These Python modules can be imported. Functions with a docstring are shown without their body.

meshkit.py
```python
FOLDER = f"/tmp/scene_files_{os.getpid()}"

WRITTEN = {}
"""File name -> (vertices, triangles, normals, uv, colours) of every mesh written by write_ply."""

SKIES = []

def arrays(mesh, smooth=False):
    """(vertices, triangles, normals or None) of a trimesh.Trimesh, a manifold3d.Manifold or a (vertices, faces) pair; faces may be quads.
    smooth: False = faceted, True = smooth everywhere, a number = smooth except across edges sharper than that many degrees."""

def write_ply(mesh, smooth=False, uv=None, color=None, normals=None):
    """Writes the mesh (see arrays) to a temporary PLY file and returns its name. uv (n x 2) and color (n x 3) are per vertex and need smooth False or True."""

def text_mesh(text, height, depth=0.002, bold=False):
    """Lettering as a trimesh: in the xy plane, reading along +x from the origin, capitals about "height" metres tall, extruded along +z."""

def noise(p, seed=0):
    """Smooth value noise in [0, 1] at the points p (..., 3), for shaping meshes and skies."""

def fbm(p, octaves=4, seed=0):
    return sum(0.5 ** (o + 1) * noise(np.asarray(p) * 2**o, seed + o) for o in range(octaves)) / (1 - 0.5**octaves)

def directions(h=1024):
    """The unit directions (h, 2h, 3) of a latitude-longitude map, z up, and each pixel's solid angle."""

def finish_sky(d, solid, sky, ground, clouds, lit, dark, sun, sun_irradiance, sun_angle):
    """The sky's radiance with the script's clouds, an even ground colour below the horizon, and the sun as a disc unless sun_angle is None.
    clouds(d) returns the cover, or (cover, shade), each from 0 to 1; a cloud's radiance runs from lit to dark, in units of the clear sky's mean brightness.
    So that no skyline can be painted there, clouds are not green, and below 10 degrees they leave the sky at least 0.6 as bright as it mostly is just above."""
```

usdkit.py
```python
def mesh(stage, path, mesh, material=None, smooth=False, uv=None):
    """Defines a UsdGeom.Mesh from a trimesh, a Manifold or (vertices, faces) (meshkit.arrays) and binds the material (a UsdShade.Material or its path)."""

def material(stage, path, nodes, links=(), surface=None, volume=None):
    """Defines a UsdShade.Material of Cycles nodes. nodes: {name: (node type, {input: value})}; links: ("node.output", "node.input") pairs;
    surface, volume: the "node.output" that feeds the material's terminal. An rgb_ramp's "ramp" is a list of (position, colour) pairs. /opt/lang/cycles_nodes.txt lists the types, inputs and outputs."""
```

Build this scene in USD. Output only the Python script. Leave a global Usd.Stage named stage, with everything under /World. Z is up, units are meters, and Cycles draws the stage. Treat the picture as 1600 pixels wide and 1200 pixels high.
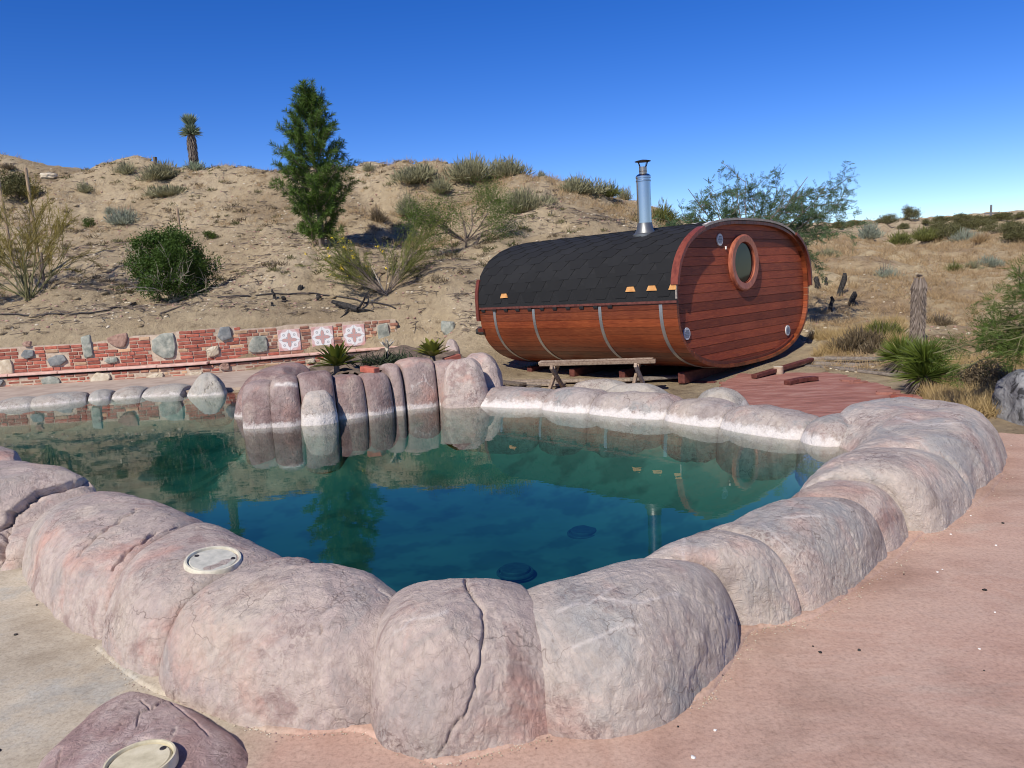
import math, random
import numpy as np
import trimesh
from pxr import Usd, UsdGeom, UsdLux, UsdShade, Gf, Sdf, Vt
from scipy.interpolate import RegularGridInterpolator, PchipInterpolator
from scipy.ndimage import gaussian_filter
from shapely.geometry import Polygon, Point, LineString, box as sbox
import shapely
import usdkit, meshkit

stage = Usd.Stage.CreateInMemory()
UsdGeom.SetStageUpAxis(stage, UsdGeom.Tokens.z)
UsdGeom.SetStageMetersPerUnit(stage, 1.0)
UsdGeom.Xform.Define(stage, '/World')
UsdGeom.Scope.Define(stage, '/World/Looks')
L = '/World/Looks/'

# ---------------------------------------------------------------- camera
PITCH, ROLL, CAMH, FPX = 0.1421148, -0.0582052, 1.45, 1200.0
_cp, _sp, _cr, _sr = math.cos(PITCH), math.sin(PITCH), math.cos(ROLL), math.sin(ROLL)
FWD = np.array([0, _cp, -_sp])
_r0, _u0 = np.array([1.0, 0, 0]), np.array([0, _sp, _cp])
RGT, UPV = _cr * _r0 + _sr * _u0, -_sr * _r0 + _cr * _u0
EYE = np.array([0, 0, CAMH])
cam = UsdGeom.Camera.Define(stage, '/World/camera')
cam.CreateFocalLengthAttr(27.0)
cam.CreateHorizontalApertureAttr(36.0)
cam.CreateVerticalApertureAttr(27.0)
cam.CreateClippingRangeAttr(Gf.Vec2f(0.05, 5000))
cam.AddTransformOp().Set(Gf.Matrix4d(*RGT, 0, *UPV, 0, *(-FWD), 0, *EYE, 1))
cam.GetPrim().CreateAttribute('exposure', Sdf.ValueTypeNames.Float).Set(0.0)
EXPOSURE = 0.52
cam.CreateExposureAttr().Set(EXPOSURE)

# ---------------------------------------------------------------- sky and sun
SUN_AZ, SUN_EL = math.atan2(-0.50, -0.866), math.radians(42)
sun_dir = np.array([math.sin(SUN_AZ) * math.cos(SUN_EL), math.cos(SUN_AZ) * math.cos(SUN_EL), math.sin(SUN_EL)])
skym = usdkit.material(stage, L + 'sky_look', {
    's': ('sky_texture', {'sky_type': 'single_scattering', 'sun_disc': False, 'sun_elevation': SUN_EL, 'sun_rotation': SUN_AZ,
                          'altitude': 900.0, 'air_density': 0.8, 'aerosol_density': 0.05, 'ozone_density': 3.5}),
    'h': ('hsv', {'hue': 0.519, 'saturation': 1.34, 'value': 1.0, 'fac': 1.0}),
    'b': ('background_shader', {'strength': 0.1})}, [('s.color', 'h.color'), ('h.color', 'b.color')], surface='b.background')
sky = UsdLux.DomeLight.Define(stage, '/World/sky')
UsdShade.MaterialBindingAPI.Apply(sky.GetPrim()).Bind(skym)
sky.GetPrim().SetCustomDataByKey('kind', 'structure')
sun = UsdLux.DistantLight.Define(stage, '/World/sun')
sun.CreateIntensityAttr(1.0)
sun.CreateAngleAttr(0.53)
sun.CreateColorAttr(Gf.Vec3f(1.0, 0.94, 0.83))
sun.CreateNormalizeAttr(True)
_z = sun_dir
_x = np.cross([0, 0, 1.0], _z); _x /= np.linalg.norm(_x)
_y = np.cross(_z, _x)
sun.AddTransformOp().Set(Gf.Matrix4d(*_x, 0, *_y, 0, *_z, 0, 0, 0, 30, 1))

# ---------------------------------------------------------------- helpers
rng = np.random.default_rng(7)
_names = {}
def path_for(name, parent='/World'):
    n = _names.get((parent, name), 0)
    _names[(parent, name)] = n + 1
    return f'{parent}/{name}' + (f'_{n:03d}' if n else '')

def tag(p, label=None, cat=None, group=None, kind=None):
    p = p.GetPrim() if hasattr(p, 'GetPrim') else p
    for k, v in (('label', label), ('category', cat), ('group', group), ('kind', kind)):
        if v:
            p.SetCustomDataByKey(k, v)
    return p

class Thing:
    def __init__(s, name, loc, label=None, cat=None, group=None, kind=None):
        s.loc = np.asarray(loc, float)
        s.path = path_for(name)
        x = UsdGeom.Xform.Define(stage, s.path)
        x.AddTranslateOp().Set(Gf.Vec3d(*map(float, s.loc)))
        s.prim = tag(x, label, cat, group, kind)
    def part(s, name, m, material, smooth=False, parent=None, label=None, kind=None, attrs=None):
        return put(name, m, material, smooth, parent or s.path, s.loc, label=label, kind=kind, attrs=attrs)

def VF(m):
    if hasattr(m, 'vertices'):
        return np.array(m.vertices), np.array(m.faces)
    v, f = m
    f = np.asarray(f, int)
    if f.shape[1] == 4:
        f = np.vstack([f[:, [0, 1, 2]], f[:, [0, 2, 3]]])
    return np.asarray(v, float), f

def put(name, m, material, smooth=False, parent='/World', loc=(0, 0, 0), label=None, cat=None, group=None, kind=None, attrs=None):
    """one Mesh prim; m is in world coordinates, loc the origin of its parent"""
    v, f = VF(m)
    used, inv = np.unique(f, return_inverse=True)
    if len(used) < len(v):
        v, f = v[used], inv.reshape(f.shape)
        attrs = {k: np.asarray(q)[used] for k, q in (attrs or {}).items()}
    p = path_for(name, parent)
    if parent == '/World' and not np.any(loc):
        loc = np.array([*(0.5 * (v.min(0) + v.max(0)))[:2], v[:, 2].min()])
        g = usdkit.mesh(stage, p, (v - loc, f), L + material, smooth)
        UsdGeom.Xformable(g.GetPrim()).AddTranslateOp().Set(Gf.Vec3d(*map(float, loc)))
    else:
        g = usdkit.mesh(stage, p, (v - np.asarray(loc), f), L + material, smooth)
    for k, a in (attrs or {}).items():
        UsdGeom.PrimvarsAPI(g).CreatePrimvar(k, Sdf.ValueTypeNames.FloatArray, 'vertex').Set(Vt.FloatArray.FromNumpy(np.asarray(a, np.float32)))
    tag(g, label, cat, group, kind)
    return p

def join(ms):
    vs, fs, o = [], [], 0
    for m in ms:
        v, f = VF(m)
        vs.append(v); fs.append(f + o); o += len(v)
    return np.vstack(vs), np.vstack(fs)

def ray(px, py):
    return FWD + (px - 800) / FPX * RGT - (py - 600) / FPX * UPV
def at(px, py, z):
    d = ray(px, py)
    return EYE + d * ((z - CAMH) / d[2])
def atY(px, py, Y):
    d = ray(px, py)
    return EYE + d * (Y / d[1])
def project(P):
    d = np.asarray(P) - EYE
    w = d @ FWD
    return np.stack([800 + FPX * (d @ RGT) / w, 600 - FPX * (d @ UPV) / w], -1)

def tube(pts, rad, sides=6, cap=True):
    p = np.asarray(pts, float)
    rad = np.broadcast_to(np.asarray(rad, float), (len(p),))
    t = np.gradient(p, axis=0)
    t /= np.linalg.norm(t, axis=1, keepdims=True) + 1e-12
    ref = np.array([0, 0, 1.0]) if abs(t[0, 2]) < 0.9 else np.array([1.0, 0, 0])
    a = np.cross(t, ref); a /= np.linalg.norm(a, axis=1, keepdims=True) + 1e-12
    b = np.cross(t, a)
    an = np.arange(sides) * 2 * np.pi / sides
    v = (p[:, None] + rad[:, None, None] * (np.cos(an)[None, :, None] * a[:, None] + np.sin(an)[None, :, None] * b[:, None])).reshape(-1, 3)
    i, j = np.meshgrid(np.arange(len(p) - 1), np.arange(sides), indexing='ij')
    j2 = (j + 1) % sides
    q = np.stack([i * sides + j, i * sides + j2, (i + 1) * sides + j2, (i + 1) * sides + j], -1).reshape(-1, 4)
    f = np.vstack([q[:, [0, 1, 2]], q[:, [0, 2, 3]]])
    if cap:
        n = len(v)
        v = np.vstack([v, p[:1], p[-1:]])
        k = np.arange(sides); k2 = (k + 1) % sides
        o = (len(p) - 1) * sides
        f = np.vstack([f, np.stack([np.full(sides, n), k2, k], 1), np.stack([np.full(sides, n + 1), o + k, o + k2], 1)])
    return v, f

BOXF = np.array([[0, 2, 3, 1], [4, 5, 7, 6], [0, 1, 5, 4], [2, 6, 7, 3], [0, 4, 6, 2], [1, 3, 7, 5]])
BOXF = np.vstack([BOXF[:, [0, 1, 2]], BOXF[:, [0, 2, 3]]])
def bar(c, ax, ay, az, bev=0.0, jit=0.0, r=None):
    """box at centre c with half-axis vectors ax, ay, az; bev = chamfer in metres"""
    c, ax, ay, az = (np.asarray(q, float) for q in (c, ax, ay, az))
    if not bev:
        s = np.array([[x, y, z] for x in (-1, 1) for y in (-1, 1) for z in (-1, 1)], float)
        if jit and r is not None:
            s = s * (1 + r.normal(0, jit, s.shape))
        return c + s @ np.stack([ax, ay, az]), BOXF
    la, lb, lc = (np.linalg.norm(q) for q in (ax, ay, az))
    pts = []
    for x in (-1, 1):
        for y in (-1, 1):
            for z in (-1, 1):
                for k in range(3):
                    h = [la - bev, lb - bev, lc - bev]
                    h[k] = (la, lb, lc)[k]
                    q = np.array([x * h[0] / la, y * h[1] / lb, z * h[2] / lc])
                    if jit and r is not None:
                        q = q * (1 + r.normal(0, jit, 3))
                    pts.append(q)
    hull = trimesh.convex.convex_hull(np.array(pts))
    return c + np.array(hull.vertices) @ np.stack([ax, ay, az]), np.array(hull.faces)

def prism(poly, z0, z1):
    m = trimesh.creation.extrude_polygon(poly, z1 - z0, engine='earcut')
    m.apply_translation([0, 0, z0])
    return np.array(m.vertices), np.array(m.faces)

def blades(base, dirs, length, width, bend, r):
    """thin tapering leaves: base (n,3), unit dirs (n,3); bend = droop as part of the length"""
    n = len(base)
    side = np.cross(dirs, r.normal(size=(n, 3))); side /= np.linalg.norm(side, axis=1, keepdims=True) + 1e-9
    length = np.broadcast_to(length, (n,))[:, None]; width = np.broadcast_to(width, (n,))[:, None]
    bend = np.broadcast_to(bend, (n,))[:, None]
    mid = base + dirs * length * 0.55 - np.array([0, 0, 1.0]) * bend * length * 0.25
    tip = base + dirs * length - np.array([0, 0, 1.0]) * bend * length
    w = side * width * 0.5
    v = np.stack([base - w * 0.7, base + w * 0.7, mid - w, mid + w, tip], 1).reshape(-1, 3)
    o = np.arange(n)[:, None] * 5
    f = np.vstack([o + [0, 1, 3], o + [0, 3, 2], o + [2, 3, 4]])
    return v, f

def leaves(pos, dirs, length, width, r):
    n = len(pos)
    dirs = dirs / (np.linalg.norm(dirs, axis=1, keepdims=True) + 1e-9)
    side = np.cross(dirs, r.normal(size=(n, 3))); side /= np.linalg.norm(side, axis=1, keepdims=True) + 1e-9
    length = np.broadcast_to(length, (n,))[:, None]; width = np.broadcast_to(width, (n,))[:, None]
    v = np.stack([pos, pos + dirs * length * .45 - side * width * .5, pos + dirs * length * .45 + side * width * .5, pos + dirs * length], 1).reshape(-1, 3)
    o = np.arange(n)[:, None] * 4
    return v, np.vstack([o + [0, 1, 2], o + [1, 3, 2]])

def unit(v):
    v = np.asarray(v, float)
    return v / (np.linalg.norm(v, axis=-1, keepdims=True) + 1e-12)

def sphere_dirs(n, r, up=-1.0):
    z = r.uniform(up, 1, n); a = r.uniform(0, 2 * np.pi, n)
    q = np.sqrt(1 - z * z)
    return np.stack([q * np.cos(a), q * np.sin(a), z], 1)

# ---------------------------------------------------------------- materials
def pm(name, ramp, scale=4.0, rough=0.8, detail=6.0, bump=0.0, bscale=40.0, bdist=0.01, stretch=(1, 1, 1), rot=(0, 0, 0), spec=0.3, dist=0.0,
       ramp2=None, scale2=1.0, mix2=0.5, metallic=0.0, rand=None, coat=0.0, bstretch=None):
    nodes = {'g': ('geometry', {}), 'm': ('mapping', {'scale': stretch, 'rotation': rot}),
             'n': ('noise_texture', {'scale': scale, 'detail': detail, 'roughness': 0.6, 'distortion': dist}),
             'r': ('rgb_ramp', {'ramp': ramp}),
             'p': ('principled_bsdf', {'roughness': rough, 'specular_ior_level': spec, 'metallic': metallic, 'coat_weight': coat})}
    links = [('g.position', 'm.vector'), ('m.vector', 'n.vector'), ('n.fac', 'r.fac')]
    col = 'r.color'
    if ramp2:
        nodes.update({'n2': ('noise_texture', {'scale': scale2, 'detail': 3.0, 'roughness': 0.55}), 'r2': ('rgb_ramp', {'ramp': ramp2}), 'x': ('mix', {'mix_type': 'mix', 'fac': mix2})})
        links += [('g.position', 'n2.vector'), ('n2.fac', 'r2.fac'), (col, 'x.color1'), ('r2.color', 'x.color2')]
        col = 'x.color'
    if rand:
        nodes.update({'o': ('object_info', {}), 'rr': ('rgb_ramp', {'ramp': rand}), 'xr': ('mix', {'mix_type': 'multiply', 'fac': 1.0})})
        links += [('o.random', 'rr.fac'), (col, 'xr.color1'), ('rr.color', 'xr.color2')]
        col = 'xr.color'
    links.append((col, 'p.base_color'))
    if bump:
        nodes.update({'bn': ('noise_texture', {'scale': bscale, 'detail': 6.0, 'roughness': 0.65}), 'bm': ('mapping', {'scale': bstretch or stretch, 'rotation': rot}),
                      'b': ('bump', {'strength': bump, 'distance': bdist})})
        links += [('g.position', 'bm.vector'), ('bm.vector', 'bn.vector'), ('bn.fac', 'b.height'), ('b.normal', 'p.normal')]
    return usdkit.material(stage, L + name, nodes, links, surface='p.BSDF')

def leafm(name, ramp, trans=0.3, rough=0.6, rand=True):
    """leaf colours vary from leaf to leaf (mesh island)"""
    nodes = {'g': ('geometry', {}), 'r': ('rgb_ramp', {'ramp': ramp}), 'p': ('principled_bsdf', {'roughness': rough, 'specular_ior_level': 0.25}),
             't': ('translucent_bsdf', {}), 'x': ('mix_closure', {'fac': trans})}
    links = [('g.random_per_island', 'r.fac'), ('r.color', 'p.base_color'), ('r.color', 't.color'), ('p.BSDF', 'x.closure1'), ('t.BSDF', 'x.closure2')]
    return usdkit.material(stage, L + name, nodes, links, surface='x.closure')

def flat(name, c, rough=0.6, metallic=0.0, spec=0.4):
    return usdkit.material(stage, L + name, {'p': ('principled_bsdf', {'base_color': c, 'roughness': rough, 'metallic': metallic, 'specular_ior_level': spec})}, [], surface='p.BSDF')

# stone of the pool edge: tinted concrete, mauve, grey and salmon, pale crust close to the water, pale veins where the mesh carries them
def rockm(name, tones, crust=True, warm=0.5, low=0.0, strength=0.85):
    nodes = {'g': ('geometry', {}),
             'n1': ('noise_texture', {'scale': 2.1, 'detail': 8.0, 'roughness': 0.68, 'distortion': 0.9}),
             'r1': ('rgb_ramp', {'ramp': tones}),
             'n2': ('noise_texture', {'scale': 2.3, 'detail': 6.0, 'roughness': 0.65, 'distortion': 0.4}),
             'r2': ('rgb_ramp', {'ramp': [(0.53, (0, 0, 0)), (0.68, (0.9, 0.9, 0.9))]}),
             'mp2': ('mapping', {'location': (3.1, 7.7, 1.3)}),
             'sal': ('mix', {'mix_type': 'mix', 'color2': (0.50, 0.275, 0.215)}),
             'f2': ('math', {'math_type': 'multiply', 'value2': warm}),
             'mpo': ('mapping', {'location': (9.3, 1.1, 4.2)}), 'no': ('noise_texture', {'scale': 1.5, 'detail': 6.0, 'roughness': 0.62, 'distortion': 0.5}), 'ro': ('rgb_ramp', {'ramp': [(0.50, (0, 0, 0)), (0.66, (0.5, 0.5, 0.5))]}),
             'oc': ('mix', {'mix_type': 'mix', 'color2': (0.50, 0.425, 0.345)}),
             'ns': ('noise_texture', {'scale': 34.0, 'detail': 8.0, 'roughness': 0.75, 'distortion': 1.0}), 'rs': ('rgb_ramp', {'ramp': [(0.42, (1, 1, 1)), (0.52, (0, 0, 0))]}),
             'mps': ('mapping', {'location': (2.2, 5.1, 8.2)}), 'np': ('noise_texture', {'scale': 1.8, 'detail': 4.0, 'roughness': 0.6}), 'rp': ('rgb_ramp', {'ramp': [(0.53, (0, 0, 0)), (0.63, (0.75, 0.75, 0.75))]}),
             'sx': ('math', {'math_type': 'multiply'}), 'dk': ('mix', {'mix_type': 'mix', 'color2': (0.17, 0.115, 0.105)}),
             'mp3': ('mapping', {'scale': (1, 1, 0.45)}),
             'n3': ('noise_texture', {'scale': 13.0, 'detail': 10.0, 'roughness': 0.74, 'distortion': 1.6}),
             'r3': ('rgb_ramp', {'ramp': [(0.33, (0.70, 0.68, 0.66)), (0.5, (1, 1, 1)), (0.69, (1.14, 1.13, 1.11))]}),
             'mul': ('mix', {'mix_type': 'multiply', 'fac': 0.75}),
             'wm': ('noise_texture', {'scale': 3.5, 'detail': 4.0, 'roughness': 0.6}), 'wv': ('mix', {'mix_type': 'add', 'fac': 0.35}),
             'vo': ('voronoi_texture', {'feature': 'distance_to_edge', 'scale': 3.2, 'randomness': 1.0}), 'hr': ('map_range', {'from_min': 0.0, 'from_max': 0.012, 'to_min': 1.0, 'to_max': 0.0, 'clamp': True}),
             'hm': ('noise_texture', {'scale': 2.0, 'detail': 3.0}), 'hmr': ('map_range', {'from_min': 0.50, 'from_max': 0.60, 'to_min': 0.0, 'to_max': 0.75, 'clamp': True}), 'hx': ('math', {'math_type': 'multiply'}),
             'hc': ('mix', {'mix_type': 'mix', 'color2': (0.13, 0.095, 0.08)}),
             'va': ('attribute', {'attribute': 'vein'}), 'vc': ('clamp', {'value': 0.0, 'min': 0.0, 'max': 1.0}),
             'vm': ('mix', {'mix_type': 'mix', 'color2': (0.58, 0.52, 0.48)}),
             'sep': ('separate_xyz', {}),
             'n4': ('noise_texture', {'scale': 14.0, 'detail': 6.0, 'roughness': 0.7}),
             'zz': ('math', {'math_type': 'multiply_add', 'value2': -0.20}),
             'mr': ('map_range', {'from_min': -0.012 - low, 'from_max': -0.055 - low, 'to_min': 0.0, 'to_max': 1.0, 'clamp': True}),
             'mr2': ('map_range', {'from_min': -0.17, 'from_max': -0.09, 'to_min': 0.0, 'to_max': 1.0, 'clamp': True}),
             'ff': ('math', {'math_type': 'multiply', 'value2': strength}), 'mz': ('map_range', {'from_min': -0.03, 'from_max': 0.012, 'to_min': 0.0, 'to_max': 1.0, 'clamp': True}), 'fz': ('math', {'math_type': 'multiply'}),
             'cm': ('mix', {'mix_type': 'mix', 'color2': (0.64, 0.59, 0.55)}),
             'bn': ('noise_texture', {'scale': 26.0, 'detail': 9.0, 'roughness': 0.72, 'distortion': 1.2}),
             'b': ('bump', {'strength': 0.85, 'distance': 0.021}),
             'bn2': ('noise_texture', {'scale': 120.0, 'detail': 5.0, 'roughness': 0.7}),
             'b2': ('bump', {'strength': 0.4, 'distance': 0.004}),
             'p': ('principled_bsdf', {'roughness': 0.72, 'specular_ior_level': 0.3})}
    links = [('g.position', 'n1.vector'), ('n1.fac', 'r1.fac'), ('g.position', 'mp2.vector'), ('mp2.vector', 'n2.vector'), ('n2.fac', 'r2.fac'),
             ('r2.color', 'f2.value1'), ('f2.value', 'sal.fac'), ('r1.color', 'sal.color1'),
             ('g.position', 'mp3.vector'), ('mp3.vector', 'n3.vector'), ('n3.fac', 'r3.fac'), ('g.position', 'mpo.vector'), ('mpo.vector', 'no.vector'), ('no.fac', 'ro.fac'), ('ro.color', 'oc.fac'), ('sal.color', 'oc.color1'),
             ('g.position', 'ns.vector'), ('ns.fac', 'rs.fac'), ('g.position', 'mps.vector'), ('mps.vector', 'np.vector'), ('np.fac', 'rp.fac'), ('rs.color', 'sx.value1'), ('rp.color', 'sx.value2'), ('sx.value', 'dk.fac'), ('oc.color', 'dk.color1'), ('dk.color', 'mul.color1'), ('r3.color', 'mul.color2'),
             ('va.fac', 'vc.value'), ('vc.result', 'vm.fac'), ('hc.color', 'vm.color1'),
             ('g.position', 'wm.vector'), ('g.position', 'wv.color1'), ('wm.color', 'wv.color2'), ('wv.color', 'vo.vector'), ('vo.distance', 'hr.value'), ('g.position', 'hm.vector'), ('hm.fac', 'hmr.value'), ('hr.result', 'hx.value1'), ('hmr.result', 'hx.value2'),
             ('hx.value', 'hc.fac'), ('mul.color', 'hc.color1'),
             ('g.position', 'sep.vector'), ('g.position', 'n4.vector'), ('n4.fac', 'zz.value1'), ('sep.z', 'zz.value3'), ('zz.value', 'mr.value'),
             ('mr.result', 'ff.value1'), ('sep.z', 'mz.value'), ('ff.value', 'fz.value1'), ('mz.result', 'fz.value2'), ('fz.value', 'cm.fac'), ('vm.color', 'cm.color1'),
             ('g.position', 'bn.vector'), ('bn.fac', 'b.height'), ('g.position', 'bn2.vector'), ('bn2.fac', 'b2.height'), ('b.normal', 'b2.normal'), ('b2.normal', 'p.normal')]
    links.append(('cm.color' if crust else 'vm.color', 'p.base_color'))
    return usdkit.material(stage, L + name, nodes, links, surface='p.BSDF')

MAUVE = [(0.28, (0.225, 0.145, 0.125)), (0.38, (0.33, 0.24, 0.213)), (0.46, (0.47, 0.385, 0.335)), (0.53, (0.41, 0.325, 0.29)), (0.61, (0.345, 0.295, 0.27)), (0.70, (0.49, 0.41, 0.355)), (0.8, (0.52, 0.44, 0.365))]
GREY = [(0.28, (0.24, 0.185, 0.162)), (0.39, (0.355, 0.295, 0.262)), (0.48, (0.47, 0.40, 0.35)), (0.55, (0.375, 0.335, 0.305)), (0.63, (0.325, 0.31, 0.295)), (0.72, (0.465, 0.395, 0.35)), (0.82, (0.52, 0.445, 0.38))]
RIM = [(0.30, (0.21, 0.165, 0.15)), (0.42, (0.31, 0.26, 0.235)), (0.52, (0.37, 0.315, 0.285)), (0.60, (0.255, 0.25, 0.24)), (0.75, (0.41, 0.345, 0.315))]
PLUM = [(0.30, (0.15, 0.093, 0.085)), (0.45, (0.245, 0.165, 0.15)), (0.55, (0.30, 0.23, 0.21)), (0.70, (0.36, 0.255, 0.23))]
PALE = [(0.30, (0.26, 0.225, 0.19)), (0.45, (0.36, 0.325, 0.28)), (0.6, (0.31, 0.295, 0.265)), (0.75, (0.42, 0.375, 0.325))]
rockm('mauve_stone', MAUVE, False, 0.75)
rockm('grey_stone', GREY, False, 0.45)
rockm('crusted_stone', RIM, True, 0.5)
rockm('plum_stone', PLUM, True, 0.7, 0.02, 0.7)
rockm('pale_stone', PALE, True, 0.12, 0.045, 0.6)
rockm('dark_stone', [(p, tuple(1.5 * x for x in q)) for p, q in PLUM], False, 0.3)
rockm('jut_stone', GREY, True, 0.1, -0.05, 0.75)
# other materials
def groundm():
    nodes = {'g': ('geometry', {}),
             'n1': ('noise_texture', {'scale': 0.35, 'detail': 6.0, 'roughness': 0.6}),
             'r1': ('rgb_ramp', {'ramp': [(0.35, (0.285, 0.218, 0.14)), (0.5, (0.385, 0.305, 0.20)), (0.65, (0.445, 0.36, 0.25))]}),
             'n2': ('noise_texture', {'scale': 5.0, 'detail': 9.0, 'roughness': 0.75}),
             'r2': ('rgb_ramp', {'ramp': [(0.33, (0.42, 0.39, 0.37)), (0.45, (0.90, 0.89, 0.88)), (0.56, (1.02, 1.02, 1.0)), (0.70, (1.28, 1.25, 1.18))]}),
             'm': ('mix', {'mix_type': 'multiply', 'fac': 0.9}),
             'v': ('voronoi_texture', {'scale': 11.0, 'randomness': 1.0}),
             'vr': ('rgb_ramp', {'ramp': [(0.0, (1, 1, 1)), (0.10, (1, 1, 1)), (0.14, (0, 0, 0))]}),
             'n5': ('noise_texture', {'scale': 1.3, 'detail': 4.0}), 'r5': ('rgb_ramp', {'ramp': [(0.5, (0, 0, 0)), (0.62, (0.75, 0.75, 0.75))]}),
             'vx': ('math', {'math_type': 'multiply'}),
             'mm': ('mix', {'mix_type': 'mix', 'color2': (0.55, 0.48, 0.38)}),
             'sx': ('separate_xyz', {}),
             'ax': ('map_range', {'from_min': 2.5, 'from_max': 6.5, 'to_min': 0.0, 'to_max': 1.0, 'clamp': True}),
             'n6': ('noise_texture', {'scale': 0.5, 'detail': 7.0, 'roughness': 0.7}), 'r6': ('rgb_ramp', {'ramp': [(0.38, (0.28, 0.20, 0.125)), (0.5, (0.40, 0.31, 0.19)), (0.64, (0.48, 0.39, 0.25))]}),
             'mf': ('mix', {'mix_type': 'mix'}),
             'bn': ('noise_texture', {'scale': 9.0, 'detail': 10.0, 'roughness': 0.75}), 'b': ('bump', {'strength': 1.0, 'distance': 0.10}),
             'p': ('principled_bsdf', {'roughness': 0.95, 'specular_ior_level': 0.1})}
    links = [('g.position', 'n1.vector'), ('g.position', 'n2.vector'), ('g.position', 'v.vector'), ('g.position', 'n5.vector'), ('g.position', 'n6.vector'), ('g.position', 'bn.vector'), ('g.position', 'sx.vector'),
             ('n1.fac', 'r1.fac'), ('n2.fac', 'r2.fac'), ('n6.fac', 'r6.fac'), ('sx.x', 'ax.value'), ('ax.result', 'mf.fac'), ('r1.color', 'mf.color1'), ('r6.color', 'mf.color2'),
             ('mf.color', 'm.color1'), ('r2.color', 'm.color2'), ('v.distance', 'vr.fac'), ('n5.fac', 'r5.fac'), ('vr.color', 'vx.value1'), ('r5.color', 'vx.value2'), ('vx.value', 'mm.fac'), ('m.color', 'mm.color1'),
             ('mm.color', 'p.base_color'), ('bn.fac', 'b.height'), ('b.normal', 'p.normal')]
    usdkit.material(stage, L + 'dry_soil', nodes, links, surface='p.BSDF')
groundm()

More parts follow.
